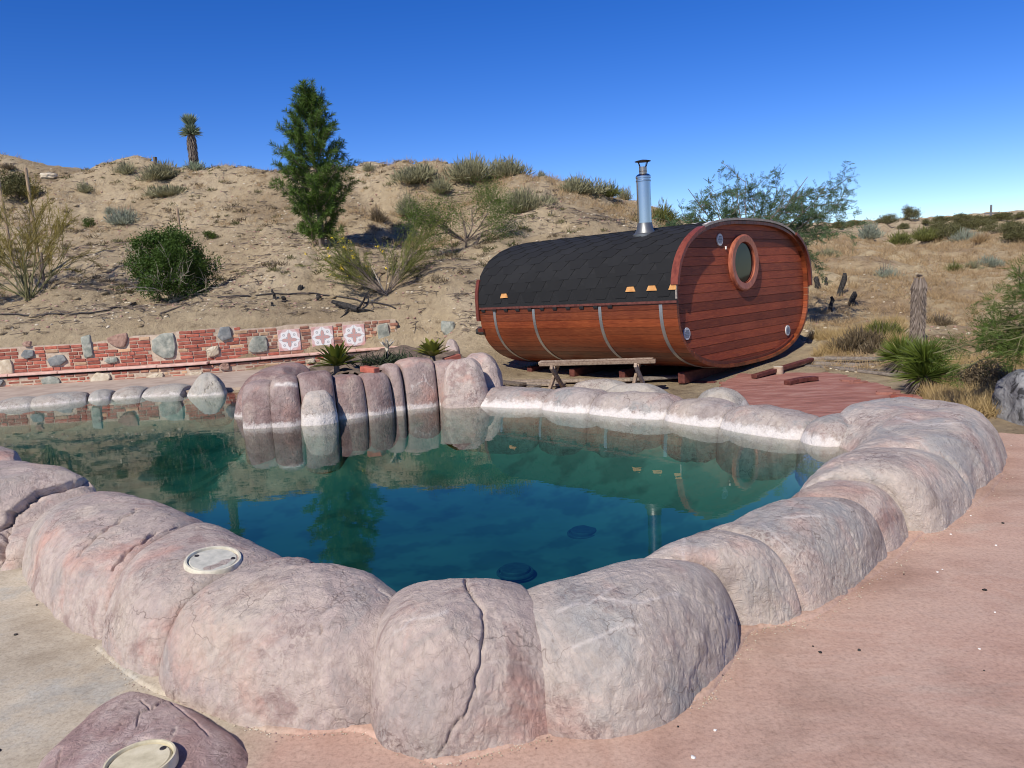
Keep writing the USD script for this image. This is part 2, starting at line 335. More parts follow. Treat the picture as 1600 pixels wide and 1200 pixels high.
def patiom():
    """stamped concrete: salmon tan on the right, bare beige on the left of the boulders, worn grey where the tint has gone"""
    nodes = {'g': ('geometry', {}),
             'm1': ('mapping', {'rotation': (0, 0, 0.5), 'scale': (1.0, 1.35, 1.0)}),
             'n1': ('noise_texture', {'scale': 1.3, 'detail': 9.0, 'roughness': 0.68, 'distortion': 0.5}),
             'r1': ('rgb_ramp', {'ramp': [(0.26, (0.33, 0.20, 0.15)), (0.42, (0.40, 0.26, 0.20)), (0.55, (0.43, 0.295, 0.23)), (0.64, (0.39, 0.25, 0.19)), (0.76, (0.475, 0.36, 0.29))]}),
             'n2': ('noise_texture', {'scale': 2.2, 'detail': 8.0, 'roughness': 0.7}),
             'r2': ('rgb_ramp', {'ramp': [(0.32, (0.36, 0.30, 0.22)), (0.5, (0.45, 0.39, 0.30)), (0.62, (0.38, 0.36, 0.31)), (0.75, (0.50, 0.45, 0.37))]}),
             'sx': ('separate_xyz', {}), 'n3': ('noise_texture', {'scale': 3.0, 'detail': 5.0}),
             'a3': ('math', {'math_type': 'multiply_add', 'value2': 0.35}),
             'mr': ('map_range', {'from_min': -0.70, 'from_max': -0.92, 'to_min': 0.0, 'to_max': 1.0, 'clamp': True}),
             'mx': ('mix', {'mix_type': 'mix'}),
             'n4': ('noise_texture', {'scale': 60.0, 'detail': 5.0, 'roughness': 0.7}), 'r4': ('rgb_ramp', {'ramp': [(0.32, (0.68, 0.66, 0.64)), (0.5, (1, 1, 1)), (0.7, (1.14, 1.14, 1.14))]}),
             'mu': ('mix', {'mix_type': 'multiply', 'fac': 0.8}),
             'mp5': ('mapping', {'location': (5.0, 2.2, 0), 'scale': (0.8, 2.0, 1)}), 'n5': ('noise_texture', {'scale': 0.9, 'detail': 6.0, 'roughness': 0.6}), 'r5': ('rgb_ramp', {'ramp': [(0.60, (0, 0, 0)), (0.74, (0.65, 0.65, 0.65))]}),
             'mg': ('mix', {'mix_type': 'mix', 'color2': (0.38, 0.345, 0.29)}),
             'b1': ('noise_texture', {'scale': 7.0, 'detail': 10.0, 'roughness': 0.7}), 'b': ('bump', {'strength': 0.5, 'distance': 0.02}),
             'wn': ('noise_texture', {'scale': 1.2, 'detail': 5.0, 'roughness': 0.65}), 'wv': ('mix', {'mix_type': 'add', 'fac': 0.5}),
             'vo': ('voronoi_texture', {'feature': 'distance_to_edge', 'scale': 0.75}), 'vr': ('map_range', {'from_min': 0.0, 'from_max': 0.0022, 'to_min': 0.22, 'to_max': 0.0, 'clamp': True}),
             'vc': ('mix', {'mix_type': 'mix', 'color2': (0.16, 0.11, 0.085)}),
             'sn': ('noise_texture', {'scale': 0.7, 'detail': 9.0, 'roughness': 0.7, 'distortion': 1.0}), 'sr': ('rgb_ramp', {'ramp': [(0.36, (0.74, 0.72, 0.70)), (0.5, (1, 1, 1)), (0.64, (1.1, 1.09, 1.08))]}), 'sm': ('mix', {'mix_type': 'multiply', 'fac': 0.9}),
             'p': ('principled_bsdf', {'roughness': 0.8, 'specular_ior_level': 0.25})}
    links = [('g.position', 'm1.vector'), ('m1.vector', 'n1.vector'), ('g.position', 'n2.vector'), ('g.position', 'n3.vector'), ('g.position', 'n4.vector'), ('g.position', 'sx.vector'), ('g.position', 'b1.vector'),
             ('n1.fac', 'r1.fac'), ('n2.fac', 'r2.fac'), ('n3.fac', 'a3.value1'), ('sx.x', 'a3.value3'), ('a3.value', 'mr.value'), ('mr.result', 'mx.fac'),
             ('g.position', 'mp5.vector'), ('mp5.vector', 'n5.vector'), ('n5.fac', 'r5.fac'), ('r5.color', 'mg.fac'), ('r1.color', 'mg.color1'),
             ('mg.color', 'mx.color1'), ('r2.color', 'mx.color2'), ('n4.fac', 'r4.fac'), ('mx.color', 'mu.color1'), ('r4.color', 'mu.color2'), ('g.position', 'sn.vector'), ('sn.fac', 'sr.fac'), ('mu.color', 'sm.color1'), ('sr.color', 'sm.color2'),
             ('g.position', 'wn.vector'), ('g.position', 'wv.color1'), ('wn.color', 'wv.color2'), ('wv.color', 'vo.vector'), ('vo.distance', 'vr.value'), ('vr.result', 'vc.fac'), ('sm.color', 'vc.color1'), ('vc.color', 'p.base_color'),
             ('b1.fac', 'b.height'), ('b.normal', 'p.normal')]
    usdkit.material(stage, L + 'stamped_concrete', nodes, links, surface='p.BSDF')
patiom()

pm('path_concrete', [(0.35, (0.31, 0.235, 0.185)), (0.6, (0.42, 0.335, 0.265))], 3.0, 0.85, bump=0.3)
pm('swept_sand', [(0.35, (0.34, 0.24, 0.18)), (0.6, (0.47, 0.345, 0.265))], 30, 0.95, bump=0.8, bscale=90, bdist=0.01)
pm('red_concrete', [(0.32, (0.20, 0.085, 0.065)), (0.5, (0.29, 0.125, 0.095)), (0.68, (0.36, 0.20, 0.16))], 3.0, 0.8, stretch=(1, 3, 1), rot=(0, 0, 0.4), bump=0.7, bscale=9.0, bdist=0.03)
pm('pool_plaster', [(0.35, (0.2132, 0.2616, 0.2114)), (0.5, (0.2805, 0.3283, 0.263)), (0.65, (0.3254, 0.3642, 0.2864))], 1.6, 0.8, ramp2=[(0.42, (0.0449, 0.0616, 0.0563)), (0.52, (0.2805, 0.3283, 0.263))], scale2=2.6, mix2=0.35)
pm('drain_grey', [(0.4, (0.075, 0.10, 0.095)), (0.6, (0.11, 0.14, 0.13))], 20, 0.6)
usdkit.material(stage, L + 'pool_water_look', {
    'n': ('noise_texture', {'scale': 2.5, 'detail': 3.0, 'roughness': 0.5}), 'g': ('geometry', {}), 'mp': ('mapping', {'scale': (1.0, 2.0, 1.0)}),
    'b': ('bump', {'strength': 0.06, 'distance': 0.012}),
    't': ('transparent_bsdf', {'color': (0.97, 0.99, 0.99)}), 's': ('glossy_bsdf', {'color': (1, 1, 1), 'roughness': 0.0}),
    'f': ('fresnel', {'IOR': 1.33}), 'm': ('mix_closure', {}),
    'v': ('absorption_volume', {'color': (0.20, 0.66, 0.67), 'density': 1.15})},
    [('g.position', 'mp.vector'), ('mp.vector', 'n.vector'), ('n.fac', 'b.height'), ('b.normal', 's.normal'), ('b.normal', 'f.normal'), ('f.fac', 'm.fac'), ('t.BSDF', 'm.closure1'), ('s.BSDF', 'm.closure2')], surface='m.closure', volume='v.volume')
WR = [(0, (0.60, 0.55, 0.52)), (0.5, (1, 1, 1)), (1, (1.36, 1.24, 1.12))]
pm('orange_stain_wood', [(0.32, (0.0845, 0.0195, 0.008)), (0.5, (0.1625, 0.0403, 0.0149)), (0.68, (0.247, 0.0728, 0.0264))], 3.0, 0.42, stretch=(2.0, 2.0, 26.0), dist=1.0, ramp2=[(0.35, (0.1105, 0.0221, 0.0103)), (0.65, (0.221, 0.0546, 0.0184))], scale2=2.0, mix2=0.4, rand=WR, bump=0.15, bscale=20, bdist=0.003)
pm('red_stain_wood', [(0.3, (0.1071, 0.0224, 0.009)), (0.5, (0.2213, 0.0476, 0.0172)), (0.7, (0.3713, 0.105, 0.0323))], 3.0, 0.62, stretch=(2.0, 2.0, 26.0), dist=1.0, ramp2=[(0.35, (0.1571, 0.0294, 0.0172)), (0.65, (0.2856, 0.063, 0.0323))], scale2=2.2, mix2=0.4, rand=WR, bump=0.15, bscale=20, bdist=0.003)
pm('trim_wood', [(0.32, (0.09, 0.02, 0.014)), (0.6, (0.165, 0.042, 0.027))], 3.0, 0.45, stretch=(8, 8, 3), rand=WR)
pm('window_frame_wood', [(0.32, (0.22, 0.062, 0.035)), (0.6, (0.36, 0.12, 0.07))], 3.0, 0.4, stretch=(8, 8, 3))
pm('bare_wood', [(0.35, (0.45, 0.20, 0.06)), (0.6, (0.60, 0.32, 0.12))], 10, 0.7)
pm('weathered_wood', [(0.32, (0.20, 0.14, 0.10)), (0.5, (0.33, 0.25, 0.185)), (0.68, (0.42, 0.34, 0.26))], 3.0, 0.85, stretch=(14, 3, 14), rand=WR, bump=0.3, bscale=18, bdist=0.004)
pm('grey_board', [(0.32, (0.108, 0.09, 0.0756)), (0.5, (0.1944, 0.1656, 0.1404)), (0.68, (0.2592, 0.2304, 0.1944))], 3.0, 0.9, stretch=(12, 4, 12), rand=WR, bump=0.3, bscale=18, bdist=0.004)
pm('dark_red_board', [(0.35, (0.065, 0.018, 0.014)), (0.6, (0.125, 0.04, 0.03))], 4.0, 0.6, stretch=(6, 2, 6))
pm('log_wood', [(0.35, (0.28, 0.19, 0.13)), (0.6, (0.42, 0.31, 0.23))], 12, 0.9)
pm('stake_wood', [(0.35, (0.20, 0.14, 0.09)), (0.6, (0.33, 0.24, 0.16))], 12, 0.9, stretch=(3, 3, 0.5))
pm('black_shingle', [(0.4, (0.006, 0.0062, 0.0067)), (0.6, (0.0112, 0.0114, 0.0124))], 240, 0.85, detail=3, spec=0.35, rand=[(0, (0.8, 0.8, 0.8)), (1, (1.2, 1.2, 1.2))], ramp2=[(0.45, (0.0067, 0.0067, 0.0075)), (0.7, (0.015, 0.015, 0.0158))], scale2=1.8, mix2=0.35, bump=0.3, bscale=300, bdist=0.002)
pm('roof_felt', [(0.4, (0.009, 0.009, 0.0097)), (0.6, (0.015, 0.015, 0.0158))], 60, 0.8)
pm('felt_edge', [(0.4, (0.22, 0.19, 0.165)), (0.6, (0.33, 0.29, 0.25))], 30, 0.9)
flat('steel_band', (0.42, 0.41, 0.39), 0.42, 0.85)
flat('chimney_steel', (0.52, 0.53, 0.54), 0.22, 1.0)
flat('warm_steel', (0.50, 0.38, 0.28), 0.28, 1.0)
flat('flashing_metal', (0.16, 0.165, 0.165), 0.42, 0.7)
flat('cap_metal', (0.05, 0.045, 0.045), 0.5, 0.6)
flat('vent_plastic', (0.46, 0.47, 0.48), 0.45)
flat('vent_slot_grey', (0.13, 0.15, 0.18), 0.5)
flat('window_glass', (0.006, 0.007, 0.007), 0.04, 0.0, 0.12)
pm('white_lid', [(0.3, (0.42, 0.39, 0.30)), (0.6, (0.58, 0.54, 0.43))], 30, 0.6)
pm('lid_plastic', [(0.3, (0.33, 0.325, 0.28)), (0.55, (0.47, 0.455, 0.39)), (0.7, (0.53, 0.50, 0.42))], 28, 0.6, bump=0.3, bscale=60, bdist=0.004)
pm('lid_cream', [(0.3, (0.42, 0.37, 0.25)), (0.55, (0.55, 0.49, 0.34)), (0.7, (0.60, 0.54, 0.40))], 20, 0.6, bump=0.3, bscale=60, bdist=0.004)
flat('black_hose', (0.025, 0.02, 0.02), 0.6)
BR = [(0, (0.72, 0.68, 0.66)), (0.5, (1, 1, 1)), (1, (1.25, 1.12, 1.05))]
pm('red_brick', [(0.35, (0.24, 0.068, 0.048)), (0.6, (0.34, 0.115, 0.08))], 16, 0.9, rand=BR, bump=0.5, bscale=60, bdist=0.006)
pm('old_brick', [(0.35, (0.20, 0.085, 0.06)), (0.6, (0.30, 0.15, 0.105))], 14, 0.92, rand=[(0, (0.7, 0.72, 0.75)), (0.5, (1, 1, 1)), (1, (1.3, 1.25, 1.15))], bump=0.5, bscale=50, bdist=0.006)
pm('tan_brick', [(0.35, (0.36, 0.23, 0.14)), (0.6, (0.46, 0.31, 0.20))], 14, 0.92, rand=BR, bump=0.5, bscale=50, bdist=0.006)
pm('mortar', [(0.35, (0.33, 0.25, 0.185)), (0.6, (0.47, 0.375, 0.29))], 12, 0.95, bump=0.7, bscale=40, bdist=0.01)
pm('ledge_pink', [(0.35, (0.50, 0.29, 0.23)), (0.6, (0.60, 0.40, 0.33))], 9, 0.7)
pm('green_grey_stone', [(0.32, (0.14, 0.155, 0.135)), (0.5, (0.24, 0.25, 0.215)), (0.7, (0.38, 0.37, 0.31))], 9, 0.85, bump=0.6, bscale=25, bdist=0.012)
pm('slate_stone', [(0.32, (0.11, 0.12, 0.125)), (0.5, (0.17, 0.18, 0.18)), (0.7, (0.26, 0.26, 0.25))], 7, 0.8, bump=0.4, bscale=25, bdist=0.01)
pm('buff_stone', [(0.32, (0.34, 0.27, 0.19)), (0.5, (0.46, 0.39, 0.29)), (0.7, (0.55, 0.50, 0.40))], 9, 0.9, bump=0.6, bscale=25, bdist=0.012)
pm('rough_red_stone', [(0.32, (0.22, 0.13, 0.10)), (0.5, (0.32, 0.20, 0.155)), (0.7, (0.40, 0.29, 0.23))], 10, 0.9, bump=0.8, bscale=22, bdist=0.02)
pm('veined_grey_rock', [(0.4, (0.049, 0.049, 0.049)), (0.47, (0.182, 0.182, 0.1855)), (0.55, (0.231, 0.231, 0.231)), (0.7, (0.294, 0.287, 0.28))], 5, 0.85, dist=1.5, bump=0.8, bscale=14, bdist=0.03)
pm('charcoal', [(0.4, (0.012, 0.011, 0.011)), (0.62, (0.05, 0.045, 0.042))], 25, 0.9, bump=0.8, bscale=50, bdist=0.01)
pm('bark', [(0.35, (0.085, 0.065, 0.05)), (0.6, (0.19, 0.15, 0.12))], 18, 0.95, stretch=(1, 1, 0.4), bump=0.7, bscale=40, bdist=0.01)
pm('pale_bark', [(0.35, (0.26, 0.22, 0.17)), (0.6, (0.42, 0.37, 0.30))], 18, 0.95)
pm('green_bark', [(0.35, (0.085, 0.085, 0.035)), (0.6, (0.17, 0.16, 0.075))], 10, 0.8)
pm('planter_soil', [(0.35, (0.08, 0.055, 0.04)), (0.6, (0.19, 0.14, 0.10))], 9, 0.95, bump=0.8, bscale=20, bdist=0.03)
flat('tile_white', (0.66, 0.65, 0.64), 0.35); flat('tile_pink', (0.50, 0.28, 0.25), 0.35); flat('tile_grey', (0.33, 0.34, 0.35), 0.35); flat('tile_pale_pink', (0.55, 0.40, 0.38), 0.35)
flat('pole_grey', (0.12, 0.12, 0.13), 0.7)
flat('yellow_petal', (0.75, 0.55, 0.03), 0.6); flat('white_petal', (0.75, 0.72, 0.62), 0.6); flat('white_chip', (0.65, 0.62, 0.58), 0.7)
leafm('pine_needles', [(0, (0.075, 0.13, 0.021)), (0.5, (0.158, 0.23, 0.034)), (1, (0.296, 0.339, 0.051))], 0.18)
leafm('green_leaves', [(0, (0.049, 0.091, 0.014)), (0.5, (0.108, 0.167, 0.02)), (1, (0.241, 0.273, 0.036))], 0.3)
leafm('mesquite_leaves', [(0, (0.078, 0.121, 0.021)), (0.5, (0.169, 0.202, 0.039)), (1, (0.311, 0.291, 0.07))], 0.3)
leafm('acacia_leaves', [(0, (0.078, 0.127, 0.052)), (0.5, (0.145, 0.193, 0.081)), (1, (0.265, 0.28, 0.125))], 0.3)
leafm('palo_twigs', [(0, (0.209, 0.168, 0.042)), (0.5, (0.374, 0.296, 0.076)), (1, (0.584, 0.432, 0.123))], 0.2)
leafm('broom_twigs', [(0, (0.12, 0.132, 0.029)), (0.5, (0.216, 0.218, 0.051)), (1, (0.389, 0.321, 0.1))], 0.2)
leafm('sage_leaves', [(0, (0.237, 0.227, 0.131)), (0.5, (0.426, 0.397, 0.24)), (1, (0.661, 0.59, 0.371))], 0.2)
leafm('blue_sage_leaves', [(0, (0.248, 0.272, 0.206)), (0.5, (0.412, 0.437, 0.338)), (1, (0.576, 0.584, 0.461))], 0.2)
leafm('dark_scrub', [(0, (0.1, 0.096, 0.037)), (0.5, (0.177, 0.165, 0.066)), (1, (0.308, 0.251, 0.117))], 0.15)
leafm('olive_scrub', [(0, (0.125, 0.133, 0.036)), (0.5, (0.215, 0.204, 0.06)), (1, (0.358, 0.298, 0.107))], 0.2)
leafm('bright_scrub', [(0, (0.051, 0.084, 0.01)), (0.5, (0.096, 0.14, 0.017)), (1, (0.154, 0.19, 0.034))], 0.25)
leafm('brown_scrub', [(0, (0.13, 0.098, 0.058)), (0.5, (0.247, 0.195, 0.124)), (1, (0.39, 0.325, 0.221))], 0.15)
leafm('dry_grass_look', [(0, (0.386, 0.275, 0.149)), (0.5, (0.624, 0.475, 0.267)), (1, (0.861, 0.697, 0.431))], 0.3)
leafm('gold_grass_look', [(0, (0.425, 0.312, 0.15)), (0.5, (0.625, 0.481, 0.25)), (1, (0.8, 0.65, 0.388))], 0.3)
leafm('yucca_leaves', [(0, (0.093, 0.127, 0.02)), (0.5, (0.187, 0.22, 0.035)), (1, (0.394, 0.362, 0.076))], 0.15, 0.45)
leafm('grey_yucca_leaves', [(0, (0.206, 0.249, 0.162)), (0.5, (0.371, 0.397, 0.248)), (1, (0.577, 0.575, 0.361))], 0.15, 0.45)
leafm('sago_leaves', [(0, (0.095, 0.111, 0.016)), (0.5, (0.247, 0.246, 0.04)), (1, (0.494, 0.425, 0.096))], 0.2, 0.4)
leafm('pale_sago_leaves', [(0, (0.18, 0.18, 0.03)), (0.5, (0.42, 0.39, 0.09)), (1, (0.69, 0.63, 0.24))], 0.2, 0.4)
leafm('dead_leaves', [(0, (0.207, 0.166, 0.138)), (0.45, (0.414, 0.359, 0.29)), (1, (0.8, 0.731, 0.607))], 0.1)
leafm('dark_blades', [(0, (0.042, 0.056, 0.028)), (0.5, (0.098, 0.112, 0.056)), (1, (0.28, 0.252, 0.154))], 0.15)

# ---------------------------------------------------------------- terrain
HORZ = lambda px: 475.0 - 0.0583 * px
COLS = {  # pixel column -> [(distance along y, z) or (distance, None, pixel row)]
    -700: [(6, -.3), (11, -.1), (13.1, .0), (13.35, .64), (17, None, 455), (21, None, 330), (25.5, None, 262), (40, 4.0), (150, 0)],
    0:    [(6, -.3), (10.6, -.1), (13.30, .0), (13.5, .66), (15.2, None, 478), (17, None, 440), (19.5, None, 382), (22.5, None, 308), (25.3, None, 243), (29, 5.2), (45, 2.5), (150, 0)],
    150:  [(6, -.3), (10.6, -.1), (13.32, .0), (13.55, .68), (15.0, None, 475), (17, None, 436), (19.5, None, 380), (22.3, None, 310), (25.0, None, 258), (29, 5.0), (45, 2.5), (150, 0)],
    303:  [(6, -.3), (10.7, -.05), (13.5, .02), (13.75, .76), (14.8, None, 468), (16.6, None, 440), (19.0, None, 388), (21.6, None, 322), (24.2, None, 266), (28, 4.6), (45, 2.5), (150, 0)],
    450:  [(6, -.3), (7.5, -.3), (8.6, .25), (9.6, .30), (11.5, .05), (13.85, .0), (14.1, .72), (15.3, None, 465), (16.9, None, 396), (19.6, None, 366), (21.4, None, 320), (23.6, None, 269), (28, 4.2), (45, 2.5), (150, 0)],
    560:  [(6, -.3), (8.0, -.2), (8.7, .30), (10, .33), (12.3, .10), (14.15, .05), (14.4, .70), (15.3, None, 466), (16.9, None, 396), (19.6, None, 364), (21.3, None, 315), (23.2, None, 264), (28, 4.0), (45, 2.5), (150, 0)],
    650:  [(6, -.3), (8.5, -.2), (9.0, .28), (10, .32), (12.5, .14), (14.3, .20), (14.65, None, 488), (16.8, None, 402), (19.4, None, 366), (21.0, None, 318), (22.8, None, 264), (28, 4.0), (45, 2.5), (150, 0)],
    740:  [(6, -.3), (8.8, -.2), (9.3, .1), (11, -.02), (12.6, .10), (14.4, None, 480), (16.6, None, 402), (19.2, None, 360), (20.8, None, 315), (22.3, None, 270), (28, 3.6), (45, 2.5), (150, 0)],
    830:  [(6, -.3), (9, -.15), (12.4, -.05), (14.2, .6), (16.5, None, 396), (19.5, None, 325), (22.0, None, 274), (28, 3.4), (45, 2.5), (150, 0)],
    960:  [(6, -.3), (9, -.15), (12.5, -.08), (14.2, .4), (16.5, None, 395), (20.0, None, 335), (23.0, None, 300), (29, 3.0), (45, 2.6), (150, 0)],
    1060: [(6, -.25), (9, -.15), (12.5, -.05), (14.5, .3), (17, .95), (21.0, None, 362), (25.0, None, 338), (32, 2.4), (45, 2.2), (75, 2.0), (200, None, 362)],
    1170: [(6, -.2), (9, -.13), (12, -.02), (14.5, .2), (18, .65), (22.0, 1.3), (28.0, None, 368), (36, 1.7), (50, 1.6), (80, 3.0), (160, None, 354), (300, 6)],
    1290: [(6, -.2), (9, -.12), (11.6, -.04), (13, .06), (16, .35), (22, .95), (29, 1.5), (38, None, 378), (48, None, 379), (75, None, 369), (140, None, 351), (300, 8)],
    1400: [(5, -.2), (7.8, -.13), (9.5, -.08), (11.5, -.03), (14, .12), (18, .42), (24, .95), (30, 1.4), (40, None, 381), (52, None, 379), (80, None, 362), (140, None, 344), (300, 10)],
    1500: [(5, -.2), (6.9, -.14), (8.0, -.10), (11.5, -.02), (14, .14), (18, .44), (24, .95), (30, 1.4), (40, None, 378), (52, None, 377), (80, None, 360), (140, None, 341), (300, 12)],
    1620: [(5, -.2), (6.5, -.14), (7.6, -.08), (11.5, .02), (14, .18), (18, .5), (24, 1.0), (30, 1.45), (40, None, 374), (52, None, 373), (80, None, 356), (140, None, 337), (300, 13)],
    2300: [(5, -.2), (6.5, -.10), (7.6, -.02), (11.5, .12), (14, .28), (18, .6), (24, 1.1), (30, 1.5), (40, 2.2), (52, 2.9), (80, 5.4), (140, 11.5), (300, 15)],
}
YS = np.concatenate([np.geomspace(0.8, 6, 26)[:-1], np.geomspace(6, 46, 400)[:-1], np.geomspace(46, 900, 70)])
KS = np.linspace(-1.5, 1.5, 600)
ck, cz = [], []
for px, pts in sorted(COLS.items()):
    yy, zz = [], []
    for p in pts:
        yy.append(p[0]); zz.append(p[1] if len(p) == 2 else atY(px, p[2], p[0])[2])
    yy = [0.5] + yy + [1000.0]; zz = [zz[0]] + zz + [zz[-1]]
    cz.append(PchipInterpolator(yy, zz)(YS)); ck.append(atY(px, 430, 10)[0] / 10)
TZ = PchipInterpolator(np.array(ck), np.array(cz), axis=0)(np.clip(KS, ck[0], ck[-1])).T   # (Y, K)
KK, YY = np.meshgrid(KS, YS)
XX = KK * YY
_base = RegularGridInterpolator((YS, KS), TZ, bounds_error=False, fill_value=None)
def relief(x, y):
    q = np.stack([x, y, np.zeros_like(x)], -1)
    a = meshkit.fbm(q * 0.45, 4, 3) - 0.5
    b = meshkit.fbm(q * 2.2, 4, 11) - 0.5
    c = meshkit.fbm(q * np.array([7.0, 7.0, 1]), 3, 23) - 0.5
    foot = np.clip((y - np.interp(x / np.maximum(y, .1), [-.66, -.15, 0, .15, .3, .6], [13.6, 14.5, 13.2, 13.0, 12.0, 8.5])) / 1.5, 0, 1)
    far = np.clip(y / 60, 0, 1)
    return foot * (a * (0.42 + 1.5 * far) + b * 0.12 + c * 0.05 - np.clip(.06 - np.abs(meshkit.fbm(q * np.array([1.1, .35, 1]), 4, 41) - .5), 0, 1) * 1.3) + (1 - foot) * (b * 0.02)
TZ = TZ + relief(XX, YY)
POOL = [(-8.6, 10.6), (-7.11, 10.55), (-6.11, 10.84), (-4.83, 10.83), (-4.0, 10.85), (-3.45, 10.6), (-3.25, 9.6), (-3.0, 8.5), (-2.9, 8.05), (-2.56, 7.98), (-1.86, 8.2), (-1.17, 8.57), (-.61, 8.81),
        (.26, 8.17), (.99, 7.42), (1.81, 6.55), (2.38, 5.7), (2.35, 5.25), (1.95, 4.75), (1.42, 4.2), (.95, 3.75), (.42, 3.3), (0, 3.12), (-.3, 3.15), (-.62, 3.25), (-1.3, 3.85), (-1.9, 4.5), (-2.7, 5.15), (-4.0, 6.3), (-5.4, 7.5), (-7.2, 9.0), (-8.8, 9.9)]
pool = Polygon(POOL)
inpool = shapely.contains_xy(pool.buffer(0.22), XX, YY)
TZ[inpool] = -2.2
_terr = RegularGridInterpolator((YS, KS), TZ, bounds_error=False, fill_value=None)
def zt(x, y):
    x, y = np.asarray(x, float), np.asarray(y, float)
    return _terr(np.stack([y, np.clip(x / y, -1.49, 1.49)], -1))
def hill(px, py, near=8.0):
    """the point of the ground seen at a pixel"""
    d = ray(px, py)
    ts = np.geomspace(near, 400, 4000) / d[1]
    P = EYE + ts[:, None] * d
    under = P[:, 2] < zt(P[:, 0], P[:, 1])
    i = int(np.argmax(under)) if under.any() else len(ts) - 1
    if not under.any():
        i = int(np.argmin(P[:, 2] - zt(P[:, 0], P[:, 1])))
    q = P[i].copy(); q[2] = zt(q[0], q[1])
    return q
n, m = TZ.shape
ii, jj = np.meshgrid(np.arange(n - 1), np.arange(m - 1), indexing='ij')
Q = np.stack([ii * m + jj, ii * m + jj + 1, (ii + 1) * m + jj + 1, (ii + 1) * m + jj], -1).reshape(-1, 4)
gp = usdkit.mesh(stage, '/World/ground', (np.stack([XX, YY, TZ], -1).reshape(-1, 3), Q), L + 'dry_soil', True)
tag(gp, kind='structure')

# patio, path, pool shell and water
patio_poly = Polygon([(-14, -9), (14, -9), (14, 3.0), (5.2, 5.8), (4.48, 6.62), (4.27, 6.80), (3.9, 7.3), (3.0, 6.6), (-2.0, 5.6), (-4.5, 8.0), (-9, 11), (-14, 12)]).difference(pool.buffer(0.12))
patio_poly = max(getattr(patio_poly, 'geoms', [patio_poly]), key=lambda q: q.area)
put('patio', prism(patio_poly, -0.3, -0.15), 'stamped_concrete', kind='structure')
path_poly = Polygon([(-12, 10.9), (-7.2, 10.9), (-6, 11.15), (-3.5, 11.2), (-2.6, 10.9), (-2.4, 13.9), (-6.4, 13.36), (-12, 13.2)])
put('garden_path', prism(path_poly, -0.4, 0.035), 'path_concrete', kind='structure')

gx, gy = np.meshgrid(np.arange(-9.2, 3.0, 0.07), np.arange(2.7, 11.4, 0.07))
pts = shapely.points(gx.ravel(), gy.ravel())
dd = shapely.distance(pool.exterior, pts).reshape(gx.shape) * np.where(shapely.contains(pool, pts).reshape(gx.shape), 1, -1)
shal = np.interp(gx, [-5.5, -2.6], [0.45, 1.0])
gz = -0.28 - 0.60 * shal * (1 - np.exp(-np.clip(dd, 0, 9) / 0.45)) + np.clip(-dd, 0, 1) * 0.6
gz += (meshkit.fbm(np.stack([gx * 1.5, gy * 1.5, gx * 0], -1), 3, 5) - .5) * 0.08 * (dd > 0)
n, m = gx.shape
ii, jj = np.meshgrid(np.arange(n - 1), np.arange(m - 1), indexing='ij')
Q = np.stack([ii * m + jj, ii * m + jj + 1, (ii + 1) * m + jj + 1, (ii + 1) * m + jj], -1).reshape(-1, 4)
Q = Q[(dd.ravel()[Q] > -0.28).all(1)]
put('pool_floor', (np.stack([gx, gy, gz], -1).reshape(-1, 3), Q), 'pool_plaster', True, kind='structure')
put('pool_water', prism(pool.buffer(0.16), -1.6, 0.0), 'pool_water_look', kind='structure')
# ---------------------------------------------------------------- boulders of the pool edge
def shave(v, seed, k=5, keep=.62, lo=90, hi=98):
    """flatten the fullest bulges against a few random planes, as rock breaks"""
    r = np.random.default_rng(seed + 500)
    c = v.mean(0)
    for _ in range(k):
        n = unit(r.normal(size=3) * (1, 1, .55) + (0, 0, .35))
        h = (v - c) @ n
        cut = np.percentile(h, r.uniform(lo, hi))
        ex = np.maximum(h - cut, 0)
        v = v - n * (keep * ex * np.clip(ex / .012, 0, 1))[:, None]
    return v

